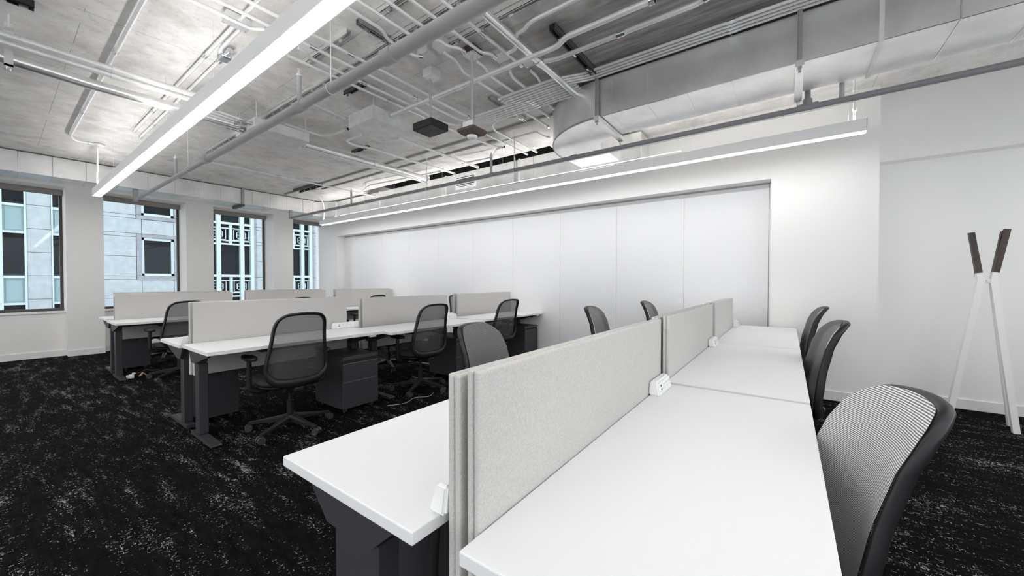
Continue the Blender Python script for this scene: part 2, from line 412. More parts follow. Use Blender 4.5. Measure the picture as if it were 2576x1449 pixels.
# whiteboard covering the recess
wb = thing('whiteboard', 'wall-wide glossy white writing surface in the long recess behind the desks', 'whiteboard', (5.35, 0, 0))
ys = [0.185, 1.105, 2.013, 2.942, 3.87, 4.80, 5.73, 6.66, 7.59, 8.52, 9.205]
for i in range(len(ys)-1): MB().box(0, 0.025, ys[i]+0.0012, ys[i+1]-0.0012, 0.004, 2.372, 0.001, 1).build('panel', M['whiteboard'], wb)
MB().box(0.002, 0.028, 0.163, 0.182, 0.004, 2.38).build('edge_trim', M['base'], wb)
MB().box(0.004, 0.028, 0.163, 9.205, 2.374, 2.388).build('top_channel', M['strut'], wb)

# ---------------------------------------------------------------- ceiling: ducts
def sheet_thing(name, label, cat): return thing(name, label, cat, (0,0,0))
d = thing('air_duct', 'large rectangular galvanized duct with a rounded elbow at its left end', 'duct', (0,0,0))
ZB, ZT = 2.76, 3.105
ys = [-3.1,-2.4,-1.6,-1.13,-0.798,-0.464,-0.053,0.362,0.678,0.994,1.313,1.45]
for i in range(len(ys)-1):
    MB().box(3.33,3.85,ys[i]+0.001,ys[i+1]-0.001,ZB,ZT,0.004,1).build('duct_section', M['galv'], d)
for y in (-0.464,): MB().box(3.318,3.862,y-0.012,y+0.012,ZB-0.012,ZT+0.012).build('flange', M['emt'], d)
for y in ys[7:11]: MB().box(3.326,3.854,y-0.004,y+0.004,ZB-0.004,ZT+0.003).build('seam', M['galv'], d)
e = MB(); cx, cy = 4.13, 1.45; K = 28; vs = []; fs = []
for i in range(K+1):
    a = math.pi - (math.pi/2)*i/K
    for R_,z in ((0.8,ZB),(0.8,ZT),(0.28,ZT),(0.28,ZB)): vs.append((cx+R_*math.cos(a), cy+R_*math.sin(a), z))
for i in range(K):
    for j in range(4): fs.append((i*4+j, i*4+(j+1)%4, (i+1)*4+(j+1)%4, (i+1)*4+j))
fs += [(0,1,2,3),(K*4,K*4+3,K*4+2,K*4+1)]
e.add(vs, fs, False); e.build('elbow', M['galv'], d)
e = MB()
for i in range(K):
    a0 = math.pi-(math.pi/2)*i/K; a1 = math.pi-(math.pi/2)*(i+1)/K
    for rr0, rr1 in ((0.797,0.806),):
        q = [(cx+rr*math.cos(a), cy+rr*math.sin(a), z) for a in (a0,a1) for rr in (rr0,rr1) for z in (ZB-0.006, ZB+0.010)]
        e.add(q, [(0,1,3,2),(4,6,7,5),(0,4,5,1),(2,3,7,6),(0,2,6,4),(1,5,7,3)])
e.build('rim', M['strut'], d)
MB().box(4.13,4.80,1.73,2.25,ZB,ZT,0.004,1).build('duct_section', M['galv'], d)
# supports: straps with cross angles
for y,lab in ((1.43,'slotted strap hanger at the elbow of the big duct'),(-0.053,'slotted strap hanger near the right end of the big duct')):
    h = thing('duct_hanger', lab, 'hanger', (3.30, y, ZC))
    MB().box(-0.018,0.002,-0.012,0.010,-0.46,0.0).build('strap', M['strut'], h)
    MB().box(-0.018,0.022,0.012,0.016,-0.46,0.0).build('strap', M['strut'], h)
    MB().box(-0.03,0.62,-0.025,0.025,-0.448,-0.408).build('cross_angle', M['galv'], h)
    MB().box(0.575,0.60,-0.012,0.012,-0.46,0.0).build('strap', M['strut'], h)
    for x in (-0.008, 0.588): MB().cyl((x,0,-0.49),(x,0,-0.44),0.009).build('bolt', M['fitting'], h)
# side duct along the whiteboard wall
d = thing('air_duct', 'galvanized side duct running above the whiteboard, with a wall grille', 'duct', (0,0,0))
ys = [1.5,2.3,3.1,3.9,4.7,5.45,6.2,6.95,7.65,8.35,8.62]
for i in range(len(ys)-1): MB().box(4.80,5.145,ys[i]+0.001,ys[i+1]-0.001,2.79,3.115,0.003,1).build('duct_section', M['galv'], d)
for y in (8.6, 6.9, 4.95, 3.35): MB().box(4.788,5.145,y-0.012,y+0.012,2.78,3.125).build('flange', M['emt'], d)
d2 = thing('duct_hanger', 'small cross angle under the side duct beside the grille', 'hanger', (4.78, 3.42, 2.78)); MB().box(-0.01,0.36,-0.012,0.012,-0.012,0.0).build('cross_angle', M['strut'], d2); MB().box(-0.012,-0.004,-0.01,0.01,-0.01,0.37).build('strap', M['strut'], d2)
# window duct with rounded inner corner
d = thing('air_duct', 'galvanized duct running along the top of the window wall', 'duct', (0,0,0))
xs = [-3.1,-2.2,-1.4,-0.7,-0.08,0.253,0.577,0.917,1.28,1.64,2.001,2.347,2.691,3.026,3.24,3.579,3.917,4.26,4.50]
for i in range(len(xs)-1): MB().box(xs[i]+0.001,xs[i+1]-0.001,9.07,9.595,2.835,3.14,0.003,1).build('duct_section', M['galv'], d)
e = MB(); poly = [(4.50,9.07)] + [(4.50+0.30*math.sin(a), 8.77+0.30*math.cos(a)) for a in [math.pi/2*k/10 for k in range(11)]][1:] + [(4.80,8.62),(5.145,8.62),(5.145,9.595),(4.50,9.595)]
e.prism(poly, 2.80, 3.135, 'Z'); e.build('corner_elbow', M['galv'], d)
for x in (4.50,): MB().box(x-0.01,x+0.01,9.058,9.595,2.785,3.15).build('flange', M['emt'], d)
for x,lab in ((3.06,'hanger angle under the window duct between the third window and the second'),(0.0,'hanger angle under the window duct at the far left')):
    h = thing('duct_hanger', lab, 'hanger', (x, 9.05, ZC))
    MB().box(-0.02,0.02,-0.02,0.0,-0.37,0.0).build('strap', M['strut'], h)
    MB().box(-0.025,0.025,-0.03,0.5,-0.375,-0.33).build('cross_angle', M['dark_strut'], h)
# wall grille on the side duct
g = thing('air_grille', 'small louvred white grille on the side duct', 'grille', (4.80, 4.47, 2.95))
MB().box(-0.012,0.0,-0.24,0.24,-0.115,0.115,0.003,1).build('grille_frame', M['white_pipe'], g)
MB().box(-0.0135,-0.010,-0.20,0.20,-0.075,0.085).build('backing', M['grille'], g)
for k in range(5): MB().box(-0.018,-0.012,-0.195,0.195,-0.066+k*0.031,-0.052+k*0.031).build('louvre', M['white_pipe'], g)

# ---------------------------------------------------------------- light fixtures
def fixture(x, y0, y1, label, cat='light'):
    t = thing('linear_light', label, cat, (x, (y0+y1)/2, 2.565), 0, 'linear pendant lights')
    h = (y1-y0)/2
    b = MB()
    b.prism([(-0.05,0.0),(-0.05,0.105),(-0.044,0.11),(-0.040,0.11),(-0.040,0.012),(-0.043,0.0)], -h, h, 'Y')
    b.prism([(0.05,0.0),(0.043,0.0),(0.040,0.012),(0.040,0.11),(0.044,0.11),(0.05,0.105)], -h, h, 'Y')
    b.box(-0.041,0.041,-h,h,0.05,0.06); b.build('housing', M['fixture'], t)
    for s in (-1,1): MB().box(-0.05,0.05,s*h-0.004,s*h+0.004,0.0,0.11,0.002,1).build('end_cap', M['fixture'], t)
    MB().box(-0.0425,0.0425,-h+0.005,h-0.005,-0.0015,0.006).build('diffuser', M['lens'], t)
    MB().box(-0.038,0.038,-h+0.01,h-0.01,0.098,0.104).build('added_glow_strip', M['added_uplens'], t)  # glowing strip added to brighten the ceiling
    n = int((y1-y0)/1.2)
    for k in range(n+1):
        y = -h+0.12+(2*h-0.24)*k/n
        MB().cyl((0,y,0.11),(0,y,ZC-2.567),0.0013,n=5).build('suspension_wire', M['emt'], t)
    return t
fixture(0.985, -0.55, 8.70, 'long white linear pendant light crossing the upper left of the room')
fixture(4.58, -0.55, 8.87, 'long white linear pendant light in front of the whiteboard wall')
fixture(-2.62, -0.55, 8.70, 'long linear fill light added out of view on the left')  # from here on, unseen lights added to brighten the room
fixture(-2.2, -2.9, -0.9, 'short linear fill light added behind the camera on the left')
fixture(-2.45, -0.5, 8.7, 'long linear fill light added out of view beside the left windows')
fixture(-0.6, -2.9, -0.9, 'short linear fill light added behind the camera, second from the left')
fixture(0.985, -2.9, -0.9, 'short linear fill light added behind the camera in the middle')
fixture(2.6, -2.9, -1.4, 'short linear fill light added behind the camera, second from the right')

fixture(3.5, -2.95, -1.75, 'short linear fill light added behind the camera near the recessed wall')

# ---------------------------------------------------------------- sprinkler pipes
t = thing('sprinkler_pipe', 'thick grey sprinkler main crossing the ceiling beside the left light', 'pipe', (1.50, 0, 2.665))
MB().cyl((0,-3.1,0),(0,2.07,0),0.043,n=24).build('pipe_run', M['pipe_grey'], t)
MB().cyl((0,2.07,0),(0,5.5,0),0.036,n=24).build('pipe_run', M['pipe_grey'], t)
MB().cyl((0,5.5,0),(0,9.2,0),0.027,n=20).build('pipe_run', M['pipe_grey'], t)
for y,r in ((2.05,0.050),(5.5,0.044),(3.22,0.044)): MB().tube([(0,y-0.05,0),(0,y-0.04,0),(0,y+0.04,0),(0,y+0.05,0)],r,20).build('coupling', M['pipe_grey'], t)
def head(par, y, ztop):
    MB().cyl((0,y,0),(0,y,ztop-0.07),0.017,n=14).build('riser', M['pipe_grey'], par)
    b = MB().lathe([(0.022,0),(0.022,0.015),(0.015,0.02),(0.012,0.035),(0.006,0.04),(0.005,0.055)], (0,y,ztop-0.09))
    b.lathe([(0.015,0),(0.015,0.002)], (0,y,ztop-0.033)); b.build('sprinkler_head', M['emt'], par)
def ring(par, y, r, ztop):
    b = MB(); b.tube([(math.cos(a)*(r+0.004),y,math.sin(a)*(r+0.004)) for a in [2*math.pi*k/20 for k in range(21)]],0.004,6)
    b.build('ring_hanger', M['emt'], par)
    MB().cyl((0,y,r),(0,y,ztop),0.0045,n=8).build('hanger_rod', M['emt'], par)
head(t,3.237,0.335); head(t,6.75,0.335); head(t,0.0,0.335)
ring(t,2.749,0.036,ZC-2.665); ring(t,6.2,0.027,ZC-2.665); ring(t,0.9,0.043,ZC-2.665)
MB().box(-0.03,0.03,9.16,9.24,-0.03,0.168).build('end_bracket', M['strut'], t)
t = thing('sprinkler_pipe', 'slim dark grey sprinkler pipe running above the whiteboard light', 'pipe', (3.96, 0, 2.665))
MB().cyl((0,-3.1,0),(0,9.0,0),0.024,n=20).build('pipe_run', M['pipe_dark'], t)
for y in (-0.117,): MB().tube([(0,y-0.07,0),(0,y-0.055,0),(0,y+0.055,0),(0,y+0.07,0)],0.034,16).cyl((0,y,0),(0,y,0.065),0.032,n=16).cyl((0,y,0.06),(0,y,ZC-2.665),0.021,n=16).build('tee_riser', M['pipe_dark'], t)
for y in (2.0,5.3): MB().tube([(0,y-0.035,0),(0,y+0.035,0)],0.031,16).build('coupling', M['pipe_dark'], t)
for y in (3.225,6.575): MB().tube([(0,y-0.04,0),(0,y+0.04,0)],0.030,14).build('coupling', M['pipe_dark'], t)
head(t,3.225,0.335); head(t,6.575,0.335); head(t,-0.33,0.335)
ring(t,2.847,0.024,ZC-2.665); ring(t,6.11,0.024,ZC-2.665); ring(t,4.5,0.024,ZC-2.665)
MB().box(-0.03,0.03,8.96,9.02,-0.025,0.168).build('end_bracket', M['strut'], t)
# rails beside the slim pipe: two thin white cable rods
MB_ = MB().cyl((3.90,-0.4,2.615),(3.90,8.6,2.615),0.006,n=8)
tag(MB_.build('cable_rod', M['white_pipe']), 'thin white rod running just under the slim grey sprinkler pipe', 'rod')
tag(MB().cyl((4.66,1.0,2.735),(4.66,8.4,2.735),0.006,n=8).build('cable_rod', M['white_pipe']), 'thin white rod running low in front of the side duct', 'rod')

# ---------------------------------------------------------------- conduits
CONDUITS = [
    ('conduit', 'upper galvanized conduit of the left bank, crossing to the long fixture', 0.023, 3.02, [(-0.06, 4.598), (0.06, 4.598), (0.47, 4.598), (1.36, 4.598)]),
    ('conduit', 'lower galvanized conduit of the left bank, between two pipes', 0.023, 2.98, [(-0.06, 4.638), (0.06, 4.638), (0.47, 4.638), (1.36, 4.638)]),
    ('pipe', 'thick galvanized pipe at the far left, lowest of its bank', 0.045, 2.93, [(-0.06, 4.8), (0.06, 4.8), (0.54, 4.85), (1.64, 4.85)]),
    ('conduit', 'conduit above dark slot running to the round box at left', 0.016, 3.12, [(0.627, 3.2), (0.627, 3.5), (0.627, 4.27), (0.627, 5.8), (0.627, 7.26), (0.627, 7.5), (0.68, 7.69), (0.83, 7.69)]),
    ('conduit', 'left one of the paired conduits ending near the small tee', 0.014, 3.12, [(1.078, 2.79), (1.078, 3.22), (1.078, 3.4), (1.078, 4.13), (1.078, 4.85), (1.078, 6.36), (1.078, 6.5), (1.078, 6.63)]),
    ('conduit', 'right one of the paired conduits with the shiny coupling', 0.014, 3.12, [(1.117, 3.24), (1.117, 3.57), (1.117, 3.74), (1.172, 3.92), (1.172, 4.42), (1.172, 5.6), (1.172, 6.83)]),
    ('conduit', 'bent conduit over the grey box at upper left', 0.014, 3.08, [(0.76, 3.177), (0.92, 3.177), (1.08, 3.177), (1.14, 3.177), (1.23, 3.08)]),
    ('conduit', 'centre conduit swinging to the brown box', 0.013, 3.08, [(1.37, 2.3), (1.45, 2.3), (1.65, 2.3), (1.91, 2.3), (2.02, 2.17), (2.14, 2.17), (2.19, 2.115), (2.26, 2.115)]),
    ('conduit', 'centre conduit crossing under the slotted strut', 0.013, 3.08, [(1.45, 2.148), (1.54, 2.148), (1.66, 2.148), (1.91, 2.148), (1.99, 2.148)]),
    ('conduit', 'centre conduit reaching the right white box', 0.013, 3.08, [(1.55, 2.012), (1.65, 2.012), (1.91, 2.012), (2.0, 2.012), (2.25, 2.012), (2.35, 2.012), (2.4, 1.96), (2.47, 1.96)]),
    ('conduit', 'centre conduit running long past the white boxes', 0.013, 3.08, [(1.65, 1.853), (1.76, 1.853), (1.92, 1.853), (2.0, 1.853), (2.46, 1.853), (2.56, 1.853), (2.62, 1.853), (2.69, 1.853)]),
    ('conduit', 'S-bent conduit beside the channel by the long fixture', 0.013, 3.09, [(1.39, 2.428), (1.46, 2.428), (1.62, 2.428), (1.72, 2.428), (1.81, 2.498), (1.93, 2.498), (2.01, 2.498), (2.06, 2.498), (2.12, 2.45)]),
    ('conduit', 'first conduit through the clamp strut, turning into the bundle', 0.013, 3.08, [(0.93, 2.886), (1.45, 2.886), (1.64, 2.886), (1.93, 2.886), (2.01, 2.886), (2.11, 2.886), (2.37, 2.886), (2.6, 2.886), (2.69, 2.903), (3.01, 2.903), (3.18, 2.903)]),
    ('conduit', 'second conduit through the clamp strut, turning into the bundle', 0.013, 3.08, [(0.85, 3.041), (1.46, 3.041), (1.67, 3.041), (1.91, 3.041), (2.01, 3.041), (2.32, 3.041), (2.67, 3.041), (2.93, 3.041), (3.15, 3.041), (3.26, 2.95)]),
    ('conduit', 'third conduit through the clamp strut, with a kink', 0.013, 3.08, [(1.45, 3.14), (1.51, 3.14), (1.56, 3.2), (1.71, 3.2), (1.91, 3.2), (2.0, 3.2), (2.38, 3.2), (2.6, 3.2), (2.93, 3.24), (3.12, 3.24), (3.24, 3.17), (3.29, 3.08)]),
    ('conduit', 'fourth conduit through the clamp strut, passing the black speaker', 0.013, 3.08, [(1.41, 3.312), (1.47, 3.312), (1.68, 3.312), (1.92, 3.312), (2.01, 3.312), (2.29, 3.312), (2.61, 3.312), (2.97, 3.312), (3.51, 3.312), (4.04, 3.25), (4.15, 3.17)]),
    ('conduit', 'conduit feeding the large square junction box from behind', 0.013, 3.09, [(1.92, 4.025), (2.05, 4.025), (2.43, 4.08)]),
    ('conduit', 'curved conduit between the two big junction boxes', 0.016, 3.09, [(2.06, 4.8), (2.15, 4.8), (2.38, 4.8), (2.5, 4.8), (2.57, 4.6), (2.57, 4.33)]),
    ('conduit', 'right bank conduit leaving the grey box cover', 0.013, 3.08, [(2.17, 2.253), (2.23, 2.253), (2.31, 2.253), (2.46, 2.323), (2.56, 2.323), (2.71, 2.323), (3.15, 2.323), (3.56, 2.323), (3.94, 2.323)]),
    ('conduit', 'right bank conduit leaving the brown box', 0.013, 3.08, [(2.42, 2.12), (2.53, 2.12), (2.63, 2.172), (2.77, 2.172), (3.14, 2.172), (3.69, 2.172)]),
    ('conduit', 'right bank conduit leaving the left white box', 0.013, 3.08, [(2.69, 1.98), (2.8, 2.03), (2.92, 2.03), (3.14, 2.03), (3.54, 2.03)]),
    ('conduit', 'right bank conduit leaving the right white box', 0.013, 3.08, [(2.8, 1.835), (2.91, 1.835), (3.03, 1.873), (3.16, 1.873), (3.37, 1.873)]),
    ('pipe', 'thick conduit with couplings running down to the duct elbow', 0.03, 3.06, [(1.98, 1.682), (2.03, 1.682), (2.4, 1.682), (2.66, 1.682), (3.31, 1.682), (3.41, 1.682)]),
    ('conduit', 'long bright conduit sweeping from the large box to the top edge', 0.02, 2.98, [(2.491, 3.38), (2.491, 3.08), (2.491, 2.76), (2.491, 2.21), (2.491, 1.97), (2.491, 1.77), (2.491, 1.39), (2.433, 1.3), (2.433, 1.15), (2.433, 0.84), (2.433, 0.68)]),
    ('conduit', 'bright conduit right of the sweeping one, over the dark channel', 0.018, 3.03, [(2.67, 1.62), (2.704, 1.52), (2.704, 1.41), (2.704, 1.2), (2.704, 0.73), (2.704, 0.48), (2.67, 0.41)]),
    ('conduit', 'bent conduit dropping to the small white box', 0.014, 3.07, [(2.46, 1.84), (2.46, 1.76), (2.41, 1.71), (2.31, 1.64), (2.31, 1.58), (2.26, 1.48), (2.26, 1.27), (2.26, 1.06)]),
    ('conduit', 'thick white conduit of the pair running to the side duct', 0.045, 3.0, [(2.39, 5.026), (2.72, 5.026), (3.12, 5.026), (3.75, 5.026), (4.44, 5.026)]),
    ('conduit', 'thin white conduit of the pair running to the side duct', 0.022, 2.98, [(2.37, 5.124), (2.78, 5.124), (3.15, 5.124), (3.76, 5.124), (4.41, 5.124)]),
    ('conduit', 'hooked conduit looping out under the large square box', 0.017, 3.06, [(2.728, 4.27), (2.728, 4.39), (2.728, 4.53), (2.728, 4.64), (2.85, 4.69), (2.95, 4.69), (3.09, 4.613), (3.32, 4.613), (3.71, 4.613), (4.19, 4.56), (4.63, 4.56)]),
    ('conduit', 'straight conduit from the large box to the dark gap', 0.018, 3.02, [(3.0, 3.925), (3.31, 3.925), (3.79, 3.925), (4.49, 3.925)]),
    ('conduit', 'thin white conduit along the far end near the corner', 0.016, 3.04, [(2.0, 7.05), (2.44, 7.05), (2.75, 7.05), (3.27, 7.05), (4.22, 7.05), (5.04, 7.05)]),
    ('conduit', 'looping conduit near the side duct top', 0.013, 3.09, [(3.5, 2.49), (3.45, 2.6), (3.45, 2.75), (3.53, 2.86), (3.66, 2.922), (3.76, 2.922), (3.96, 2.922), (4.26, 2.922), (4.62, 2.922)]),
    ('conduit', 'conduit crossing right behind the brown pendant', 0.013, 3.06, [(3.57, 3.033), (3.93, 3.033), (4.25, 3.033), (4.54, 3.033)]),
    ('conduit', 'S-bent conduit beside the duct elbow', 0.013, 3.09, [(3.983, 3.36), (3.983, 3.02), (3.983, 2.537), (4.05, 2.537), (4.17, 2.537), (4.24, 2.49)]),
    ('conduit', 'bent conduit dropping into the side duct gap', 0.013, 3.06, [(4.29, 4.07), (4.34, 3.63), (4.34, 3.5), (4.19, 3.34), (4.1, 3.23), (4.1, 3.11)]),
    ('conduit', 'far conduit parallel to the side duct', 0.014, 3.09, [(4.48, 7.02), (4.35, 6.67), (4.3, 6.5), (4.39, 5.63), (4.46, 4.73)]),
]
def run(name, label, r, pts, mat, extra=None):
    P = fillet(pts, 0.09, 4)
    L_ = [Vector(q) for q in pts]; c0 = L_[0]
    t = thing(name, label, name, tuple(c0))
    P = [q - c0 for q in P]
    MB().tube(P, r, 10).build('tube_run', mat, t)
    # couplings every few metres, straps on the way
    tot = 0
    for a, b in zip(P[:-1], P[1:]):
        L = (b-a).length
        if L > 0.7:
            for q in ([0.5] if L < 2.2 else [0.3, 0.75]):
                m_ = a + (b-a)*q; d_ = (b-a).normalized()
                MB().tube([m_-d_*0.03, m_+d_*0.03], r*1.25, 10).build('coupling', M['fitting'] if r < 0.02 else mat, t)
    d0 = (P[-1]-P[-2]).normalized()
    MB().tube([P[-1]-d0*0.035, P[-1]-d0*0.012, P[-1]-d0*0.010, P[-1]], r*1.45, 8).build('connector', M['fitting'], t)
    return t
for kind,lab,r,z,pts in CONDUITS:
    run(kind, lab, r, [(x,y,z) for x,y in pts], M['emt'] if r < 0.028 else M['galv'])
# four conduit bundle along the top edge of the big duct, ending in a swan neck bank
for k,x in enumerate((3.16,3.203,3.246,3.289)):
    z = 3.11
    nx = 3.00+0.043*k
    run('conduit', ('outermost','second','third','innermost')[k]+' of the four conduits along the top edge of the big duct', 0.0115,
        [(x,-3.0,z),(x,1.42,z),(x,1.50,z),(nx,1.72,3.06),(nx,2.35,3.06)], M['emt'])
for k in range(6):
    x = 3.17+0.043*k
    far = [(x,2.50,3.065),(x-0.0,2.72,3.065)]
    run('conduit', ('first','second','third','fourth','fifth','sixth')[k]+' conduit of the close bank left of the duct elbow, counted from the left', 0.0125, [(x,1.60,3.065)] + far + [(x-0.02*k,2.85+0.03*k,3.065)], M['emt'])

t = thing('conduit_fitting', 'shiny inline fitting on the right one of the paired conduits', 'fitting', (1.165, 3.80, 3.11))
MB().tube([(0,-0.13,0),(0,-0.05,0)],0.022,12).build('connector', M['fitting'], t); MB().tube([(0,0.05,0),(0,0.13,0)],0.022,12).build('connector', M['fitting'], t)
MB().box(-0.038,0.038,-0.055,0.055,-0.035,0.03,0.014,3).build('fitting_body', M['fitting'], t)
# slotted strut rails
def strut(label, a, b, w_=0.041, h=0.041, mat=None, dark=True):
    A_, B_ = Vector(a), Vector(b); L = (B_-A_).length; ang = math.atan2((B_-A_).y, (B_-A_).x)
    t = thing('strut_channel', label, 'strut', tuple(A_), ang)
    m_ = mat or M['galv']
    MB().box(0,L,-w_/2,w_/2,-0.003,0).box(0,L,-w_/2,-w_/2+0.003,-h,0).box(0,L,w_/2-0.003,w_/2,-h,0).box(0,L,-w_/2,-w_/2+0.010,-h,-h+0.003).box(0,L,w_/2-0.010,w_/2,-h,-h+0.003).build('channel', m_, t)
    n = max(2, int(L/0.22))
    if n < 30:
        for k in range(n):
            q = L*(k+0.5)/n
            MB().box(q-0.02,q+0.02,-0.008,0.008,-h-0.012,-h+0.004).build('clamp', M['fitting'], t)
    return t
strut('slotted strut rail carrying four conduits beside the left light', (1.63,3.42,ZC), (1.63,2.72,ZC))
strut('short strut rail carrying conduits at the top edge', (1.645,2.36,ZC), (1.645,1.9,ZC))
strut('empty strut channel turned across beside the big grey main', (1.60,2.56,ZC), (1.91,2.56,ZC), mat=M['strut'])
strut('long strut rail above the white box covers', (2.175,2.24,ZC), (2.175,1.2,ZC))
strut('short dark strut piece behind the grey main', (2.135,3.64,ZC), (2.135,3.30,ZC), mat=M['dark_strut'])
strut('dark strut channel crossing toward the big duct', (2.46,1.425,ZC-0.02), (3.2,1.425,ZC-0.02), 0.05, 0.05, mat=M['dark_strut'])
strut('long slotted rail running above the grey main', (1.885,6.99,ZC), (1.885,0.6,ZC))
strut('strut crossing under the conduit bank by the brown pendant', (3.05,2.51,ZC), (3.72,2.51,ZC))
strut('long dark rail on the ceiling toward the window wall', (3.80,8.9,ZC), (3.80,2.2,ZC), 0.03, 0.02, mat=M['strut'])
strut('second long rail on the ceiling nearer the side duct', (4.05,7.8,ZC), (4.05,3.2,ZC), 0.03, 0.02, mat=M['strut'])
strut('short dark strut stub above the thick white conduit', (3.16,5.2,ZC), (3.16,4.8,ZC), 0.05, 0.03, mat=M['dark_strut'])
strut('broad dark channel near the far corner of the ceiling', (3.79,8.35,ZC), (3.79,7.4,ZC), 0.14, 0.05, mat=M['dark_strut'])
strut('black strut piece above the left pipe bank', (0.02,4.22,ZC), (0.20,4.22,ZC), 0.06, 0.05, mat=M['black'])

# hanger for the left bank of pipes
h = thing('pipe_hanger', 'strap hanger holding the left bank of pipes', 'hanger', (0.10, 4.70, ZC))
MB().box(-0.02,0.02,-0.004,0.004,-0.10,0).box(-0.022,0.022,-0.17,0.17,-0.125,-0.10).build('cross_bar', M['galv'], h)
MB().cyl((0,-0.15,-0.11),(0,-0.15,0.0),0.006,n=8).build('rod', M['emt'], h)
MB().cyl((0,0.15,-0.11),(0,0.15,0.0),0.006,n=8).build('rod', M['emt'], h)
MB().box(-0.022,0.022,0.055,0.062,-0.30,-0.10).box(-0.022,0.022,0.152,0.159,-0.30,-0.10).box(-0.022,0.022,0.055,0.159,-0.30,-0.285).build('strap', M['galv'], h)
MB().cyl((0,0.107,-0.32),(0,0.107,-0.285),0.014).build('bolt', M['fitting'], h)

# ceiling boxes
def jbox(label, x, y, zt, sx, sy, sz, body, cover, rz=0.0, cat='junction box'):
    t = thing('junction_box', label, cat, (x,y,zt), rz)
    MB().box(-sx,sx,-sy,sy,-sz,0,0.003,1).build('box_body', body, t)
    MB().box(-sx-0.002,sx+0.002,-sy-0.002,sy+0.002,-sz-0.004,-sz,0.001,1).build('cover_plate', cover, t)
    for a in (-1,1):
        for b in (-1,1): MB().cyl((a*(sx-0.008),b*(sy-0.008),-sz-0.007),(a*(sx-0.008),b*(sy-0.008),-sz-0.004),0.004,n=8).build('screw', M['fitting'], t)
    return t
jbox('left square galvanized box with a plain cover above the black speaker', 2.16,2.44,ZC,0.06,0.06,0.055,M['box'],M['box'])
jbox('galvanized box with a light cover behind the plain one', 2.15,2.25,ZC,0.06,0.06,0.055,M['box'],M['emt'])
jbox('brown junction box that the dark pendant hangs from', 2.36,2.12,ZC,0.058,0.058,0.06,M['brown'],M['emt'])
jbox('galvanized junction box that the black speaker hangs from', 2.38,2.63,ZC,0.058,0.058,0.07,M['box'],M['emt'])
jbox('left one of the two bright white box covers', 2.53,1.96,ZC,0.055,0.055,0.05,M['box'],M['whiteboard'])
jbox('right one of the two bright white box covers', 2.73,1.81,ZC,0.055,0.055,0.05,M['box'],M['whiteboard'])
jbox('grey rectangular box beside the left light', 1.06,3.21,ZC-0.03,0.075,0.05,0.05,M['galv'],M['pipe_grey'])
def big_box(label, x0,x1,y0,y1,z0,z1, hang):
    t = thing('pull_box', label, 'junction box', ((x0+x1)/2,(y0+y1)/2,z0)); sx,sy = (x1-x0)/2,(y1-y0)/2
    MB().box(-sx,sx,-sy,sy,0.004,z1-z0,0.003,1).build('box_body', M['box'], t)
    MB().box(-sx,sx,-sy,sy,0,0.004,0.001,1).build('cover_plate', M['box'], t)
    for a in (-1,0,1):
        for b in (-1,1): MB().cyl((a*(sx-0.02),b*(sy-0.015),-0.003),(a*(sx-0.02),b*(sy-0.015),0),0.006,n=8).build('screw', M['fitting'], t)
    for a in (-1,1):
        for b in (-1,1): MB().cyl((a*(sx-0.03),b*(sy-0.03),z1-z0),(a*(sx-0.03),b*(sy-0.03),ZC-z0),0.004,n=6).build('hanger_rod', M['emt'], t)
    return t
big_box('large square galvanized pull box hanging in the centre of the ceiling', 2.28,2.73,3.39,3.83,2.88,3.02, True)
lb = big_box('long flat galvanized pull box under the grey sprinkler main', 1.66,2.23,4.575,5.09,2.88,2.985, True)
for k in range(6): MB().tube([(-0.345-0.01*(k%2),-0.2+0.075*k,0.04+0.02*(k%2)),(-0.285,-0.2+0.075*k,0.04+0.02*(k%2))],0.017,10).build('connector', M['fitting'], lb)
for k in range(6):
    y = 4.632+0.075*k
    run('conduit', ('first','second','third','fourth','fifth','sixth')[k]+' conduit entering the long pull box, counted from the near side', 0.012, [(1.12,y+0.03,2.955),(1.40,y+0.03,2.955),(1.58,y,2.93)], M['emt'])

# black speaker on a rod
t = thing('ceiling_speaker', 'flat square black speaker hanging on a rod from the ceiling', 'speaker', (2.36,2.63,2.60))
MB().box(-0.105,0.105,-0.125,0.125,0,0.065,0.010,3).build('speaker_housing', M['black'], t)
MB().box(-0.098,0.098,-0.118,0.118,-0.003,0.001,0.001,1).build('speaker_grille', M['black'], t)
MB().cyl((0,0,-0.0045),(0,0,-0.002),0.004,n=8).build('status_light', M['strut'], t)
MB().cyl((0,0,0.06),(0,0,ZC-2.60-0.07),0.011,n=12).build('rod', M['pipe_grey'], t)
MB().lathe([(0.03,0),(0.026,0.012),(0.012,0.022)], (0,0,ZC-2.6-0.10)).build('swivel', M['emt'], t)
# dark brown pendant detector
t = thing('pendant_detector', 'brown square pendant device with a clear dome hanging on a rod', 'detector', (2.31,2.08,2.40))
MB().box(-0.055,0.055,-0.055,0.055,0.065,0.125,0.003,1).build('back_box', M['galv'], t)
bb = MB(); vs=[]; 
for s_,z in ((0.082,0.066),(0.086,0.058),(0.086,0.045),(0.062,0.022),(0.045,0.016)): vs += [(-s_,-s_,z),(s_,-s_,z),(s_,s_,z),(-s_,s_,z)]
fs=[(0,1,2,3),(16,19,18,17)]
for i in range(4):
    for j in range(4): fs.append((i*4+j,i*4+(j+1)%4,(i+1)*4+(j+1)%4,(i+1)*4+j))
bb.add(vs,fs); bb.build('brown_skirt', M['brown'], t)
MB().lathe([(0.045,0.022),(0.044,0.010),(0.038,-0.002),(0.026,-0.008),(0.008,-0.010)]).build('dome', M['socket'], t)
MB().cyl((0,0,0.12),(0,0,ZC-2.40-0.064),0.012,n=12).build('rod', M['pipe_grey'], t)
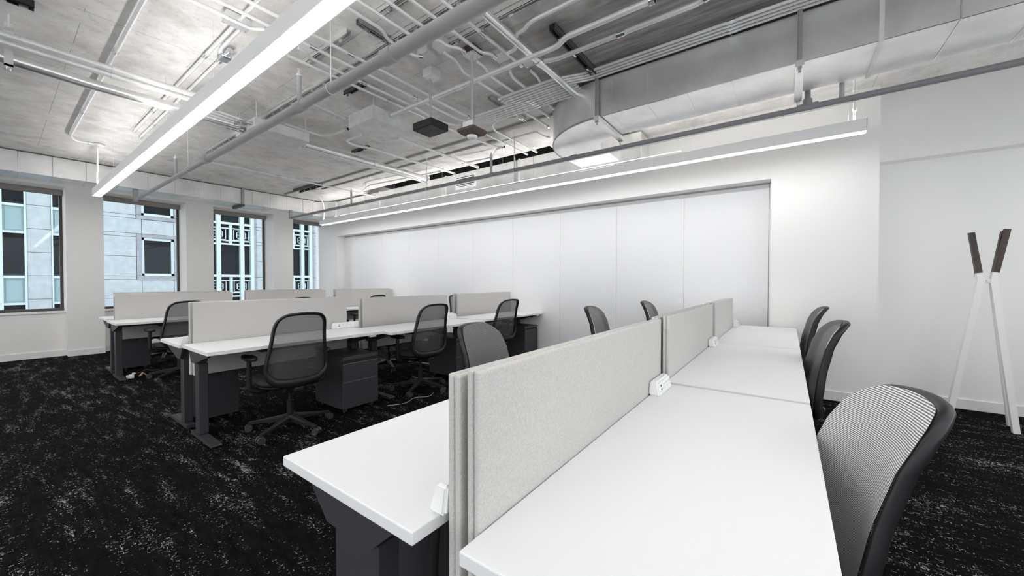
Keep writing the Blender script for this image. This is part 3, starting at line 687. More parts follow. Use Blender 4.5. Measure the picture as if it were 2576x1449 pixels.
MB().lathe([(0.032,0),(0.028,0.014),(0.014,0.026)], (0,0,ZC-2.40-0.092)).build('swivel', M['emt'], t)

# power drops to the lights
def drop(label, disc, pts):
    t = thing('power_drop', label, 'conduit', disc)
    MB().lathe([(0.005,-0.024),(0.068,-0.024),(0.074,-0.018),(0.074,-0.006),(0.06,0.0),(0.005,0.0)]).build('canopy', M['white_pipe'], t)
    P = [Vector(q)-Vector(disc) for q in pts]
    MB().tube(catmull(P,6),0.011,10).build('flexible_conduit', M['white_pipe'], t)
    d0=(P[-1]-P[-2]).normalized()
    MB().tube([P[-1]-d0*0.05,P[-1]],0.018,12).build('connector', M['white_pipe'], t)
drop('white power drop at the far end of the left light', (0.90,7.80,ZC), [(0.90,7.80,3.14),(0.90,7.83,3.05),(0.93,8.1,2.92),(0.965,8.45,2.82),(0.985,8.60,2.74),(0.985,8.62,2.675)])
drop('white power drop at the far end of the whiteboard light', (4.02,7.99,ZC), [(4.02,7.99,3.14),(4.03,8.0,3.08),(4.15,8.1,3.04),(4.40,8.45,3.02),(4.53,8.65,2.96),(4.58,8.74,2.84),(4.58,8.76,2.675)])
t = thing('power_drop', 'white conduit feeding the near end of the whiteboard light', 'conduit', (4.58,-0.47,ZC))
MB().tube([(0,0,0),(0,0,-0.25),(0.005,0,-0.40),(0,0,-0.485)],0.010,10).build('flexible_conduit', M['white_pipe'], t)
for z in (-0.20,-0.38): MB().cyl((0,0,z-0.012),(0,0,z+0.012),0.016).build('coupling', M['white_pipe'], t)

# ---------------------------------------------------------------- desks
# local frame: x along the desk from its low end, y = 0 at the sitter's edge, growing toward the divider (flip = sitter on +Y side)
def desk(label, x0, x1, ye, depth, flip, z=0.735, th=0.029, wide_leg=False):
    L = x1-x0; s = -1 if flip else 1
    t = thing('desk', label, 'desk', (x0, ye, 0), 0, 'white desks in three double rows')
    def B(b, xa, xb, ya, yb, za, zb, bev=0.0, seg=1): b.box(xa, xb, min(s*ya,s*yb), max(s*ya,s*yb), za, zb, bev, seg); return b
    B(MB(),0,L,0,depth,z-th,z,0.003,2).build('desktop', M['laminate'], t)
    yc = depth-0.15 if not wide_leg else 0.283
    for i,x in enumerate((0.05, L-0.115)):
        cw = 0.19 if wide_leg else 0.085
        c = MB(); B(c,x,x+0.065,yc-cw/2,yc+cw/2,0.035,z-0.14,0.004); B(c,x+0.006,x+0.059,yc-cw/2+0.01,yc+cw/2-0.01,z-0.2,z-th,0.002)
        c.build('leg', M['steel'], t)
        f = MB(); f.prism([(s*(0.10),0.008),(s*(0.085),0.020),(s*(0.10),0.030),(s*(depth-0.02),0.036),(s*(depth-0.02),0.008)], x-0.006, x+0.058, 'X')
        f.build('foot', M['steel'], t)
        br = MB(); zz = z-th
        xo = x-0.022 if i == 0 else x+0.065
        br.prism([(s*0.07,zz),(s*0.10,zz-0.025),(s*(yc-cw/2-0.0),zz-0.105),(s*(yc+cw/2),zz-0.105),(s*(depth-(0.045 if not wide_leg else 0.09)),zz-0.02),(s*(depth-0.045),zz)], xo, xo+0.018, 'X')
        B(br, x+0.002, x+0.063, yc-0.045, yc+0.045, zz-0.10, zz-0.003)
        br.build('bracket', M['steel'], t)
        for yy in (0.13, depth-0.06): MB().cyl((x+0.026,s*yy,0),(x+0.026,s*yy,0.010),0.014,n=10).build('glide', M['black'], t)
    cb = MB(); B(cb,0.11,L-0.12,yc-0.03,yc+0.03,z-th-0.055,z-th-0.006); cb.build('crossbeam', M['steel'], t)
    h = MB(); B(h, L-0.16 if not flip else 0.10, L-0.09 if not flip else 0.17, 0.005, 0.05, z-th-0.018, z-th-0.001, 0.004); h.build('height_control', M['socket'], t)
    mb_ = MB(); B(mb_,0.45,L-0.5,yc-0.14,yc-0.05,z-th-0.07,z-th-0.008,0.004); mb_.build('motor_box', M['black'], t)
    return t
def divider(label, x0, x1, yf, th, z0, z1):
    t = thing('desk_divider', label, 'divider panel', ((x0+x1)/2, yf+th/2, z0), 0, 'felt divider panels between the desks'); h = (x1-x0)/2; q = th/2
    for a,b in ((-q,-0.0012),(0.0012,q)): MB().box(-h,h,a,b,0,z1-z0,min(0.006,th*0.22),3).build('felt_pad', M['felt'], t)
    MB().box(-h+0.006,h-0.006,-0.002,0.002,0.004,z1-z0-0.005).build('core', M['pipe_grey'], t)
    for x in (-h+0.25,h-0.25): MB().box(x-0.02,x+0.02,-0.012,0.012,-0.05,0.002).build('mount', M['steel'], t)
    return t
pos = ('first','second','third')
near_r = [(0.505,1.953),(1.990,3.516),(3.534,5.095)]
near_l = [(0.487,1.968),(1.990,3.516),(3.534,5.095)]
rn = ('at the near end','in the middle','against the wall')
for i,(a,b) in enumerate(near_r):
    desk('white desk %s of the nearest row, right of its dividers' % rn[i], a, b, -0.08, 0.57, False)
for i,(a,b) in enumerate(near_l):
    desk('white desk %s of the nearest row, left of its dividers' % rn[i], a, b, 1.168, 0.567, True, wide_leg=(i == 0))
mid_f = [(0.893,2.352,3.316,0.735),(2.385,3.86,3.25,0.722),(3.885,5.345,3.27,0.731)]
for i,(a,b,y,z) in enumerate(mid_f):
    desk('white desk %s of the middle row, front side' % rn[i], a, b, y, 0.595, False, z)
for i,(a,b) in enumerate(((0.90,2.35),(2.385,3.86),(3.885,5.345))):
    desk('white desk %s of the middle row, far side of its dividers' % rn[i], a, b, 4.61, 0.58, True, 0.718)
for i,(a,b) in enumerate(((0.878,2.35),(2.37,3.87),(3.90,5.345))):
    desk('white desk %s of the far row, front side' % rn[i], a, b, 6.53, 0.62, False, 0.735)
for i,(a,b) in enumerate(((0.895,2.35),(2.37,3.87),(3.90,5.345))):
    desk('white desk %s of the far row, window side' % rn[i], a, b, 7.92, 0.62, True, 0.74)
for i,(a,b) in enumerate(((0.566,1.905),(2.06,3.45),(3.63,4.87))):
    divider('%s felt divider of the nearest row, right hand layer' % pos[i], a, b, 0.4925, 0.034, 0.45, 1.057)
for i,(a,b) in enumerate(((0.566,1.905),(2.045,3.45),(3.62,4.87))):
    divider('%s felt divider of the nearest row, left hand layer' % pos[i], a, b, 0.545, 0.036, 0.45, 1.042 if i == 0 else 1.05)
for i,(a,b,z) in enumerate(((0.968,2.30,1.066),(2.504,3.822,1.047),(4.033,5.33,1.060))):
    divider('%s felt divider of the middle row, front layer' % pos[i], a, b, 3.92, 0.030, 0.465, z)
    divider('%s felt divider of the middle row, back layer' % pos[i], a-0.01, b-0.01, 3.985, 0.030, 0.465, z+0.004)
for i,(a,b,z) in enumerate(((0.957,2.27,1.076),(2.46,3.78,1.080),(3.98,5.30,1.073))):
    divider('%s felt divider of the far row, front layer' % pos[i], a, b, 7.165, 0.030, 0.467, z)
    divider('%s felt divider of the far row, window side layer' % pos[i], a, b-0.02, 7.245, 0.030, 0.467, z+0.020)

# power units
def power_unit(label, x, y, z, s, L=0.21):
    # s: +1 sockets face -Y, -1 sockets face +Y
    t = thing('power_unit', label, 'power outlet', (x,y,z), 0 if s > 0 else math.pi, 'white desktop power units')
    bm = bmesh.new(); bmesh.ops.create_cube(bm, size=1)
    for q in bm.verts:
        top = q.co.z > 0
        q.co = Vector((q.co.x*(L-0.02 if top else L), (-0.036 if q.co.y < 0 else 0.0) if top else (-0.050 if q.co.y < 0 else 0.0), 0.062 if top else 0.0))
    bmesh.ops.bevel(bm, geom=bm.edges[:], offset=0.007, segments=3, affect='EDGES'); bm.verts.index_update()
    b = MB().add([q.co.copy() for q in bm.verts], [tuple(q.index for q in f.verts) for f in bm.faces], False); bm.free()
    b.build('housing', M['socket'], t)
    def on(u, v): return (u, -0.0500+0.014*v/0.062-0.0008, v)
    f = MB()
    for k,xx in enumerate((-0.008, 0.034, 0.074)):
        for dx,dz,w_,h_ in ((-0.007,0.006,0.002,0.008),(0.007,0.006,0.002,0.007),(0,-0.008,0.004,0.004)):
            c_ = on(xx+dx, 0.032+dz); f.box(c_[0]-w_/2,c_[0]+w_/2,c_[1]-0.0005,c_[1]+0.002,c_[2]-h_/2,c_[2]+h_/2)
    f.build('socket_slots', M['pipe_grey'], t)
    for zz in (0.040,0.025):
        c_ = on(-0.058,zz); MB().box(c_[0]-0.007,c_[0]+0.007,c_[1]-0.0005,c_[1]+0.002,zz-0.0035,zz+0.0035).build('usb_port', M['slot'], t)
    return t
power_unit('power unit by the first gap of the nearest row, right side', 1.80, 0.491, 0.735, 1)
power_unit('power unit by the second gap of the nearest row, right side', 3.34, 0.491, 0.735, 1)
power_unit('power unit at the wall end of the nearest row, right side', 4.95, 0.491, 0.735, 1)
power_unit('white power unit at the corner of the nearest left desk, before the divider end', 0.66, 0.583, 0.735, -1)
power_unit('power unit on the left side by the first gap of the nearest row', 2.02, 0.583, 0.735, -1)
power_unit('power unit at the first gap of the middle row, front side', 2.24, 3.917, 0.735, 1, 0.25)
power_unit('power unit at the second gap of the middle row, front side', 3.80, 3.845, 0.722, 1)
power_unit('power unit at the left end of the middle row, far side', 1.01, 4.03, 0.718, -1)

# pedestals (file cabinets on casters)
def pedestal(label, x, y, s, src=None, h=0.53, w_=0.375, dp=0.50):
    if src: return dup(src, (x,y,0), 0 if s > 0 else math.pi, label)
    t = thing('file_pedestal', label, 'file cabinet', (x,y,0), 0 if s > 0 else math.pi, 'graphite file pedestals under the desks'); hw = w_/2
    MB().box(-hw,hw,0.020,dp,0.045,h-0.03).build('carcass', M['pedestal'], t)
    MB().box(-hw,hw,0.0,dp,h-0.035,h,0.004,2).build('top', M['pedestal'], t)
    zs = [(0.045,0.285),(0.300,0.455)]
    for a,b in zs:
        dr = MB().box(-hw+0.001,hw-0.001,0.0,0.020,a,b,0.002,1).build('drawer', M['pedestal'], t)
        g_ = MB(); g_.prism([(0.0,b),(-0.002,b+0.004),(0.004,b+0.014),(0.018,b+0.014),(0.018,b)], -hw+0.004, hw-0.004, 'X'); g_.build('pull', M['steel'], dr)
    MB().box(-hw+0.002,hw-0.002,0.010,0.022,0.455,h-0.035).build('rail', M['black'], t)
    lk = MB(); lk.cyl((hw-0.05,-0.004,h-0.018),(hw-0.05,0.002,h-0.018),0.009,n=16); lk.build('lock', M['chrome'], t)
    for a in (-hw+0.05,hw-0.05):
        for b in (0.05,dp-0.05):
            MB().cyl((a-0.012,b,0.022),(a+0.012,b,0.022),0.022,n=14).cyl((a,b,0.03),(a,b,0.046),0.012,n=8).build('caster', M['caster'], t)
    return t
P0 = pedestal('graphite two-drawer pedestal right of the nearest black chair in the middle row', 2.093, 3.325, 1)
pedestal('graphite pedestal under the second desk of the middle row, behind a chair', 3.59, 3.33, 1, P0)
pedestal('graphite pedestal at the wall end of the middle row', 5.11, 3.33, 1, P0)
P1 = pedestal('slim dark pedestal seen from behind under the left end of the middle row', 1.185, 4.50, -1, None, 0.53, 0.29, 0.42)
pedestal('slim dark pedestal seen from behind under the left end of the far row', 1.185, 7.80, -1, P1)
pedestal('dark pedestal under the far row beyond the second chair', 3.60, 6.60, 1, P0)
pedestal('dark pedestal under the near left desk, behind its wide leg', 0.97, 1.12, -1, P0)
pedestal('dark pedestal under the right desks nearest the camera', 1.72, -0.06, 1, P0)
pedestal('dark pedestal under the right desks in the middle of the nearest row', 3.30, -0.06, 1, P0)

# ---------------------------------------------------------------- task chair
def lerp(a, b, t): return a+(b-a)*t
ZB0, HB = 0.385, 0.615
LEAN = 0.0
YP = [(0.0,-0.172),(0.06,-0.198),(0.15,-0.214),(0.35,-0.225),(0.55,-0.232),(0.75,-0.248),(0.88,-0.275),(0.95,-0.300),(1.0,-0.325)]
def yprof(s):
    s = max(0.0, min(1.0, s))
    for (a,ya),(b,yb) in zip(YP[:-1],YP[1:]):
        if s <= b: return lerp(ya, yb, (s-a)/(b-a))
    return YP[-1][1]
def ysurf(x, z):
    s = (z-ZB0)/HB
    return yprof(s) - LEAN*(s-0.4) + 1.15*x*x*(1.0-0.45*max(0,s-0.5)*2)
half = [(0.0,0.0),(0.10,0.006),(0.175,0.030),(0.222,0.085),(0.238,0.155),(0.232,0.24),(0.216,0.33),(0.205,0.42),(0.198,0.49),(0.180,0.555),(0.130,0.600),(0.065,0.612)]
full = half + [(0.0,0.615)] + [(-x,z) for x,z in half[:0:-1]]
OUT = [(q.x,q.y) for q in catmull([(x,z,0) for x,z in full], 4, closed=True)]
def inner(k):
    n = len(OUT); x,z = OUT[k]; xa,za = OUT[(k-1)%n]; xb,zb = OUT[(k+1)%n]
    tx,tz = xb-xa, zb-za; L = math.hypot(tx,tz); nx,nz = -tz/L, tx/L
    w_ = 0.026 + 0.055*max(0.0, 1-z/0.15)
    return (x+nx*w_, z+nz*w_)
INN = [inner(k) for k in range(len(OUT))]
def back_frame():
    n = len(OUT); vs = []
    for k in range(n):
        (xo,zo),(xi,zi) = OUT[k], INN[k]; T = 0.019
        ring_ = []
        for u,d in ((0.0,0.006),(0.06,T*1.3),(0.40,T*2.0),(0.85,T*1.1),(1.0,0.006),(0.85,0.0),(0.5,-0.001),(0.12,-0.001)):
            x,z = lerp(xo,xi,u), lerp(zo,zi,u)
            ring_.append((x, ysurf(x, ZB0+z)-d, ZB0+z))
        vs += ring_
    m_ = 8; fs = [(k*m_+j, k*m_+(j+1)%m_, ((k+1)%n)*m_+(j+1)%m_, ((k+1)%n)*m_+j) for k in range(n) for j in range(m_)]
    return MB().add(vs, fs, True)
def back_mesh():
    n = len(INN); cz = 0.31; R_ = 10; vs = [(0.0, ysurf(0, ZB0+cz)+0.009, ZB0+cz)]; fs = []
    for r in range(1, R_+1):
        for k in range(n):
            x,z = OUT[k]; g_ = 0.985*(r/R_)**0.8; x,z = x*g_, cz+(z-cz)*g_
            vs.append((x, ysurf(x, ZB0+z)+(0.009 if r < R_ else 0.006), ZB0+z))
    for k in range(n): fs.append((0, 1+k, 1+(k+1)%n))
    for r in range(R_-1):
        for k in range(n): a = 1+r*n; b = a+n; fs.append((a+k, b+k, b+(k+1)%n, a+(k+1)%n))
    return MB().add(vs, fs, True)
def seat_pad(z0, z1, g, crown):
    n = 48; o = []
    for k in range(n):
        a = 2*math.pi*k/n; c_, s_ = math.cos(a), math.sin(a); e_ = 2/3.2
        o.append((0.245*math.copysign(abs(c_)**e_, c_)*(1 - 0.06*(-s_)), 0.045 + 0.225*math.copysign(abs(s_)**e_, s_)))
    b = MB(); vs = []; lay = [(0.80,z0),(0.93,z0+0.004),(1.0,z0+0.018),(1.0,z1-0.020),(0.965,z1-0.006),(0.88,z1),(0.5,z1+crown)]
    for q,z in lay:
        for x,y in o: vs.append((x*q*g, 0.045+(y-0.045)*q*g, z-0.10*max(0,(y-0.16))*(1 if z > z0+0.01 else 0.8)))
    m_ = len(lay); fs = [(i*n+j,i*n+(j+1)%n,(i+1)*n+(j+1)%n,(i+1)*n+j) for i in range(m_-1) for j in range(n)]
    fs += [tuple(range(n))[::-1], tuple((m_-1)*n+j for j in range(n))]
    return b.add(vs, fs, True)
def make_chair(label, mesh, base_rot=0.0, arms=True):
    t = thing('office_chair', label, 'chair', (0,0,0), 0, 'black mesh-back task chairs')
    back_frame().build('backrest_frame', M['chair'], t)
    back_mesh().build('backrest_mesh', M[mesh], t)
    seat_pad(0.405, 0.455, 1.0, 0.004).build('seat', M['chair_seat'], t)
    seat_pad(0.385, 0.406, 0.96, 0.0).build('seat_pan', M['chair'], t)
    MB().box(-0.09,0.09,-0.12,0.12,0.330,0.388,0.015,2).box(-0.035,0.035,-0.21,-0.10,0.352,0.392,0.010,2).build('tilt_mechanism', M['chair'], t)
    MB().cyl((0.09,0.02,0.355),(0.20,0.03,0.350),0.006,n=8).box(0.19,0.235,0.015,0.045,0.342,0.356,0.005,2).build('lever', M['chair'], t)
    for s in ((-1,1) if arms else ()):
        MB().tube(catmull([(s*0.15,0.02,0.360),(s*0.235,0.02,0.362),(s*0.278,0.02,0.385),(s*0.285,0.02,0.44),(s*0.287,0.015,0.53),(s*0.287,0.01,0.625)],5),0.021,12,True,0.017).build('arm_post', M['chair'], t)
        a_ = MB(); nn = 28; lay = [(0.75,0.618),(0.97,0.622),(1.0,0.632),(0.97,0.643),(0.80,0.648)]; vs = []
        for q,z in lay:
            for k in range(nn):
                an = 2*math.pi*k/nn; c_, s_ = math.cos(an), math.sin(an)
                vs.append((s*0.282 + 0.043*q*math.copysign(abs(c_)**0.75,c_), 0.03 + 0.125*q*math.copysign(abs(s_)**0.8,s_), z))
        fs = [(i*nn+j,i*nn+(j+1)%nn,(i+1)*nn+(j+1)%nn,(i+1)*nn+j) for i in range(4) for j in range(nn)] + [tuple(range(nn))[::-1], tuple(4*nn+j for j in range(nn))]
        a_.add(vs, fs, True).build('arm_pad', M['chair'], t)
    MB().cyl((0,0,0.20),(0,0,0.335),0.014,n=14).cyl((0,0,0.12),(0,0,0.24),0.026,n=16).build('gas_column', M['chair'], t)
    MB().lathe([(0.03,0.062),(0.046,0.072),(0.048,0.115),(0.036,0.128),(0.028,0.130)]).build('hub', M['chair'], t)
    for k in range(5):
        a = base_rot + 2*math.pi*k/5 + math.pi/2; R_ = Matrix.Rotation(a, 4, 'Z')
        sec = [(0.035,0.030,0.070,0.122),(0.12,0.024,0.070,0.108),(0.22,0.019,0.066,0.090),(0.305,0.016,0.060,0.078),(0.318,0.012,0.060,0.074)]
        vs = []
        for r,hw,za,zb in sec:
            for (u,z) in ((-hw,za),(hw,za),(hw,lerp(za,zb,0.7)),(hw*0.55,zb),(-hw*0.55,zb),(-hw,lerp(za,zb,0.7))): vs.append(R_ @ Vector((r,u,z)))
        fs = [(i*6+j,i*6+(j+1)%6,(i+1)*6+(j+1)%6,(i+1)*6+j) for i in range(4) for j in range(6)] + [(5,4,3,2,1,0), tuple(24+j for j in range(6))]
        leg = MB().add(vs, fs).build('leg', M['chair'], t)
        c_ = MB(); ca = R_ @ Vector((0.300,0,0)); b2 = a + 0.5*math.sin(k*2.3)
        ax = Vector((-math.sin(b2), math.cos(b2), 0)); off = Vector((math.cos(b2), math.sin(b2), 0))*0.016
        cc = ca + off + Vector((0,0,0.0285))
        for s in (-1,1): c_.cyl(cc + ax*s*0.010, cc + ax*s*0.027, 0.0275, n=18)
        c_.cyl(cc - ax*0.012, cc + ax*0.012, 0.020, n=12); c_.cyl(ca + Vector((0,0,0.03)), ca + Vector((0,0,0.066)), 0.008, n=8)
        c_.build('caster', M['caster'], leg)
    return t
ch = make_chair('black mesh task chair nearest on the left, at the first desk of the middle row', 'mesh', -0.35)
ch.location = (1.47,3.38,0); ch.rotation_euler = (0,0,math.radians(-5))
dup(ch, (2.90,3.42,0), math.radians(-4), 'black mesh task chair at the second desk of the middle row')
dup(ch, (4.30,3.42,0), math.radians(-6), 'black mesh task chair at the last desk of the middle row, near the wall')
dup(ch, (1.44,6.42,0), math.radians(4), 'black mesh task chair at the first desk of the far row')
dup(ch, (2.86,6.45,0), math.radians(0), 'black mesh task chair at the second desk of the far row, only its top showing')
dup(ch, (4.22,6.45,0), math.radians(3), 'black mesh task chair at the last desk of the far row, only its top showing')
dup(ch, (4.99,4.62,0), math.radians(176), 'black chair hidden behind the third divider of the middle row')
dup(ch, (1.62,8.02,0), math.radians(183), 'black chair on the window side of the far row, only its base showing')
dup(ch, (3.34,4.62,0), math.radians(176), 'black chair behind the second divider of the middle row, only its base showing')
c2 = make_chair('dark mesh chair facing the near left desk, its rounded top above the divider', 'mesh_front', 0.2)
c2.location = (1.67,1.15,0); c2.rotation_euler = (0,0,math.radians(187))
dup(c2, (3.48,1.25,0), math.radians(184), 'dark mesh chair beyond the nearest divider, left of the smaller one')
dup(c2, (4.82,1.13,0), math.radians(181), 'smallest dark mesh chair beyond the nearest dividers, close to the whiteboard')
dup(c2, (3.03,0.05,0), math.radians(6), 'dark mesh chair in the middle of the right edge of the nearest row')
dup(c2, (4.72,0.03,0), math.radians(4), 'dark mesh chair farthest along the right edge, next to the pier')
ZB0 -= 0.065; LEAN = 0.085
c3 = make_chair('large mesh chair in the right foreground, overhead light painted into its mesh', 'mesh_lit', 0.0, False)
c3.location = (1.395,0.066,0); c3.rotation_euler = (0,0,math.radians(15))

# ---------------------------------------------------------------- coat stand
t = thing('coat_stand', 'white crossed-leg coat stand with dark wooden tips by the recessed wall', 'coat stand', (4.93,-1.36,0))
def rod(foot, knee, top, tipm=True):
    f_, k_, tp = Vector(foot), Vector(knee), Vector(top); d_ = (tp-k_)
    u_ = k_ + d_*0.16
    def bar(a, b, w_, name, mat):
        ax = (b-a).normalized(); sx = Vector((1,0,0)); sx = (sx-ax*sx.dot(ax)).normalized(); sy = ax.cross(sx); vs = []
        for q in (a,b):
            for i,j in ((-1,-1),(1,-1),(1,1),(-1,1)): vs.append(q + sx*i*w_ + sy*j*w_)
        MB().add(vs, [(0,3,2,1),(4,5,6,7),(0,1,5,4),(1,2,6,5),(2,3,7,6),(3,0,4,7)]).build(name, mat, t)
    bar(f_, k_, 0.0195, 'leg', M['fixture']); bar(k_, u_, 0.0185, 'arm', M['fixture']); bar(u_, tp, 0.0175, 'wooden_tip', M['wood'])
rod((0.05,0.20,0.0),(0.0,0.040,1.245),(0.0,0.098,1.655))
rod((-0.026,-0.158,0.0),(0.0,-0.030,1.245),(0.0,-0.098,1.67))
rod((0.20,-0.20,0.0),(0.03,-0.035,1.235),(0.02,-0.088,1.655))
rod((0.25,0.152,0.0),(0.03,0.036,1.235),(0.02,0.090,1.645))
MB().box(-0.012,0.045,-0.028,0.038,1.225,1.262,0.004,1).build('joint_block', M['fixture'], t)
for z in (1.236,1.252): MB().cyl((-0.015,0.012,z),(-0.011,0.012,z),0.005,n=10).build('screw', M['chrome'], t)

# ---------------------------------------------------------------- floor clutter
t = tag(MB().tube(catmull([(1.10,7.05,0.012),(1.16,6.95,0.03),(1.22,7.02,0.05),(1.30,6.98,0.02),(1.36,7.08,0.012),(1.26,7.12,0.010),(1.14,7.08,0.012)],6),0.008,8).build('power_cable', M['cable']), 'coiled black cable on the carpet under the first desk of the far row', 'cable')
t = thing('power_adapter', 'small white plug block lying under the first desk of the far row', 'adapter', (1.03,6.78,0))
MB().box(-0.035,0.035,-0.025,0.025,0.002,0.045,0.006,2).build('adapter_body', M['socket'], t); MB().box(0.02,0.05,-0.02,0.02,0.05,0.07,0.004,1).box(-0.01,0.035,-0.015,0.015,0.045,0.052).build('plug', M['socket'], t)
t = thing('cardboard_scrap', 'small tan folded piece beside the white plug block', 'scrap', (1.16,6.84,0))
MB().prism([(-0.04,0.004),(0.0,0.05),(0.045,0.004),(0.02,0.01),(0.0,0.035),(-0.02,0.008)], -0.02, 0.02, 'Y').build('folded_card', M['tan'], t)
tag(MB().tube(catmull([(2.30,3.20,0.008),(2.45,3.12,0.008),(2.62,3.18,0.010),(2.74,3.10,0.008),(2.86,3.16,0.008)],6),0.0025,6).build('thin_cord', M['pipe_grey']), 'thin pale cord on the carpet near the second chair of the middle row', 'cord')
t = thing('cable_sleeve', 'black braided cable sleeve hanging under the nearest left desk', 'cable', (0.62,0.66,0.70))
MB().tube(catmull([(0,0,0),(0.0,0.02,-0.06),(0.04,0.07,-0.25),(0.10,0.12,-0.55),(0.12,0.13,-0.69)],5),0.013,10).build('sleeve', M['cable'], t)

# ---------------------------------------------------------------- buildings across the street
YF = 34.0
bld = thing('office_building', 'pale stone office building with metal-framed bays across the street', 'building', (0,YF,0))
ZLO, ZHI = -9.0, 17.5; FL = 3.93
stone_ranges = [(-7.0,-3.4,'plain'),(1.19,2.06,'narrow'),(3.35,8.95,'punched'),(12.40,13.55,'plain'),(16.92,24.0,'plain')]
MB().box(-7.2,24.2,0.35,8.0,ZLO,ZHI).build('core_wall', M['stone_joint'], bld)
J = 0.022
fl0 = 1.61   # upper joint line of one floor's band
def stone_panel(xa, xb, za, zb, mat='stone', d=0.0):
    MB().box(xa+J/2, xb-J/2, d, 0.35, za+J/2, zb-J/2).build('stone_panel', M[mat], bld)
for xa,xb,kind in stone_ranges:
    for f in range(-2,4):
        b0 = fl0 + FL*f
        if kind == 'narrow':
            for q in range(3): stone_panel(xa, xb, b0-0.03+FL*q/3, b0-0.03+FL*(q+1)/3)
            continue
        if kind == 'punched':
            cols = [(3.35,5.80),(5.80,7.40),(7.40,8.95)]
        else:
            n = max(1, round((xb-xa)/1.9)); cols = [(xa+(xb-xa)*k/n, xa+(xb-xa)*(k+1)/n) for k in range(n)]
        for ca,cb in cols:
            if kind == 'punched':
                wa, wb_ = 5.55, 7.59; z0, z1 = b0-0.24, b0+2.75
                if ca == 5.80:
                    stone_panel(ca, cb, z1-0.0, b0+FL-0.24); continue
                cb2, ca2 = (min(cb,wa), ca) if ca < wa else (cb, max(ca, wb_))
                stone_panel(ca2, cb2, b0, b0+1.27); stone_panel(ca2, cb2, b0+1.27, b0+2.53); stone_panel(ca2, cb2, b0+2.53, b0+2.75)
                stone_panel(ca, cb, b0+2.75, b0+FL-0.22); stone_panel(ca2, cb2, b0+FL-0.22, b0+FL)
            else:
                stone_panel(ca, cb, b0, b0+1.27); stone_panel(ca, cb, b0+1.27, b0+2.53); stone_panel(ca, cb, b0+2.53, b0+2.75); stone_panel(ca, cb, b0+2.75, b0+FL-0.22); stone_panel(ca, cb, b0+FL-0.22, b0+FL)
        if kind == 'punched':
            z0, z1 = b0-0.24, b0+2.75
            for (a,b,c_,d_) in ((5.55,5.80,z0+0.27,z1),(7.40,7.59,z0+0.27,z1),(5.55,7.59,z0,z0+0.27),(5.80,7.40,z1-0.24,z1)):
                stone_panel(a,b,c_,d_,'stone_grey',-0.05)
            wf = MB().box(5.80,5.92,0.02,0.2,z0+0.27,z1-0.24).box(7.26,7.40,0.02,0.2,z0+0.27,z1-0.24).box(5.80,7.40,0.02,0.2,z0+0.27,z0+0.42).box(5.80,7.40,0.02,0.2,z1-0.40,z1-0.24).build('window', M['facade_metal'], bld)
            MB().box(5.92,7.26,0.14,0.17,z0+0.42,z1-0.40).build('pane', M['darkglass'], wf)
for xa,xb in ((12.20,12.40),(8.95,9.15),(13.55,13.75),(16.70,16.92)):
    for f in range(-2,4): stone_panel(xa, xb, fl0+FL*f, fl0+FL*(f+1), 'stone_grey', -0.05)
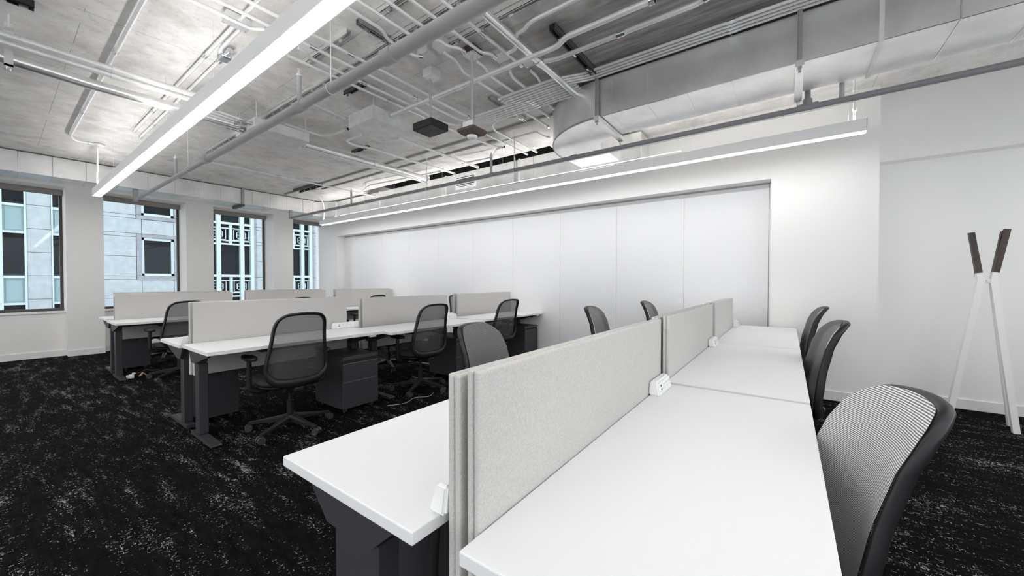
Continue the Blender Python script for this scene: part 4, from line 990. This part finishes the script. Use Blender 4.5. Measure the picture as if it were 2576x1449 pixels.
# ornamented metal bays: tall panes and a band of small grilles on each floor
for (xa, xb, m1, m2, mid) in ((9.15,12.20,9.92,11.41,10.70),(13.75,16.70,14.42,15.90,15.17)):
    for f in range(-2,4):
        zg0 = 1.78 + FL*f; zg1 = 4.02 + FL*f; zb1 = 5.54 + FL*f      # glass bottom, glass top, band top
        pn = MB().box(xa,xb,0.24,0.27,zg0,zg1).build('pane', M['darkglass'], bld)
        for za,zb,dp in ((zg1,zg1+0.12,0.0),(4.31+FL*f,4.40+FL*f,0.05),(5.23+FL*f,5.31+FL*f,0.05),(5.54+FL*f,5.71+FL*f,-0.05)):
            MB().box(xa,xb,dp,0.26,za,zb,0.01,1).build('transom', M['facade_metal'], bld)
        MB().box(xa,xb,0.28,0.30,zg1,5.6+FL*f).build('band_glass', M['darkglass'], bld)
        MB().box(mid-0.09,mid+0.09,0.02,0.27,zg1,5.6+FL*f).build('mullion', M['facade_metal'], bld)
        for xc in (m1, m2):
            og = MB(); zc_ = 4.82+FL*f
            for R0,R1 in ((0.52,0.46),(0.33,0.25)):
                og.box(xc-R0,xc+R0,0.16,0.20,zc_+R1*0.82,zc_+R0*0.82).box(xc-R0,xc+R0,0.16,0.20,zc_-R0*0.82,zc_-R1*0.82).box(xc-R0,xc-R1,0.16,0.20,zc_-R0*0.82,zc_+R0*0.82).box(xc+R1,xc+R0,0.16,0.20,zc_-R0*0.82,zc_+R0*0.82)
            og.box(xc-0.25,xc+0.25,0.17,0.19,zc_-0.015,zc_+0.015).box(xc-0.13,xc-0.10,0.17,0.19,zc_-0.2,zc_+0.2).box(xc+0.10,xc+0.13,0.17,0.19,zc_-0.2,zc_+0.2)
            og.build('ornament_grille', M['ornament'], bld)
    for xc,hw in ((m1,0.135),(m2,0.135),(xa+0.07,0.08),(xb-0.11,0.12)):
        MB().box(xc-hw,xc+hw,-0.08,0.27,ZLO,ZHI,0.02,1).build('mullion', M['facade_metal'], bld)
# plain bays with spandrels (seen through the first window)
for xa,xb in ((-3.4,1.19),(2.06,3.35)):
    n = 3 if xa < 0 else 1
    for k in range(n):
        a = xa+(xb-xa)*k/n; b = xa+(xb-xa)*(k+1)/n
        if xa < 0: a, b = [(-3.4,-1.5),(-1.5,0.33),(0.33,1.19)][k]
        MB().box(a,a+0.06,-0.06,0.25,ZLO,ZHI).box(b-0.08,b,-0.06,0.25,ZLO,ZHI).build('mullion', M['facade_metal'], bld)
        for f in range(-2,4):
            MB().box(a+0.06,b-0.08,0.18,0.21,1.70+FL*f,3.92+FL*f).build('pane', M['darkglass'], bld)
            sp = MB().box(a+0.06,b-0.08,0.10,0.21,4.02+FL*f,5.37+FL*f).build('spandrel_panel', M['spandrel'], bld)
            MB().box(a+0.14,b-0.16,0.07,0.10,4.10+FL*f,5.29+FL*f).build('raised_field', M['spandrel'], sp)
            MB().box(a+0.06,b-0.08,0.0,0.21,3.90+FL*f,4.02+FL*f).box(a+0.06,b-0.08,0.0,0.21,5.37+FL*f,5.51+FL*f).build('transom', M['facade_metal'], bld)
tag(MB().box(-40,60,10.6,60,-9.2,-9.0).build('street', M['street']), 'asphalt street below the windows', 'street', kind='structure')
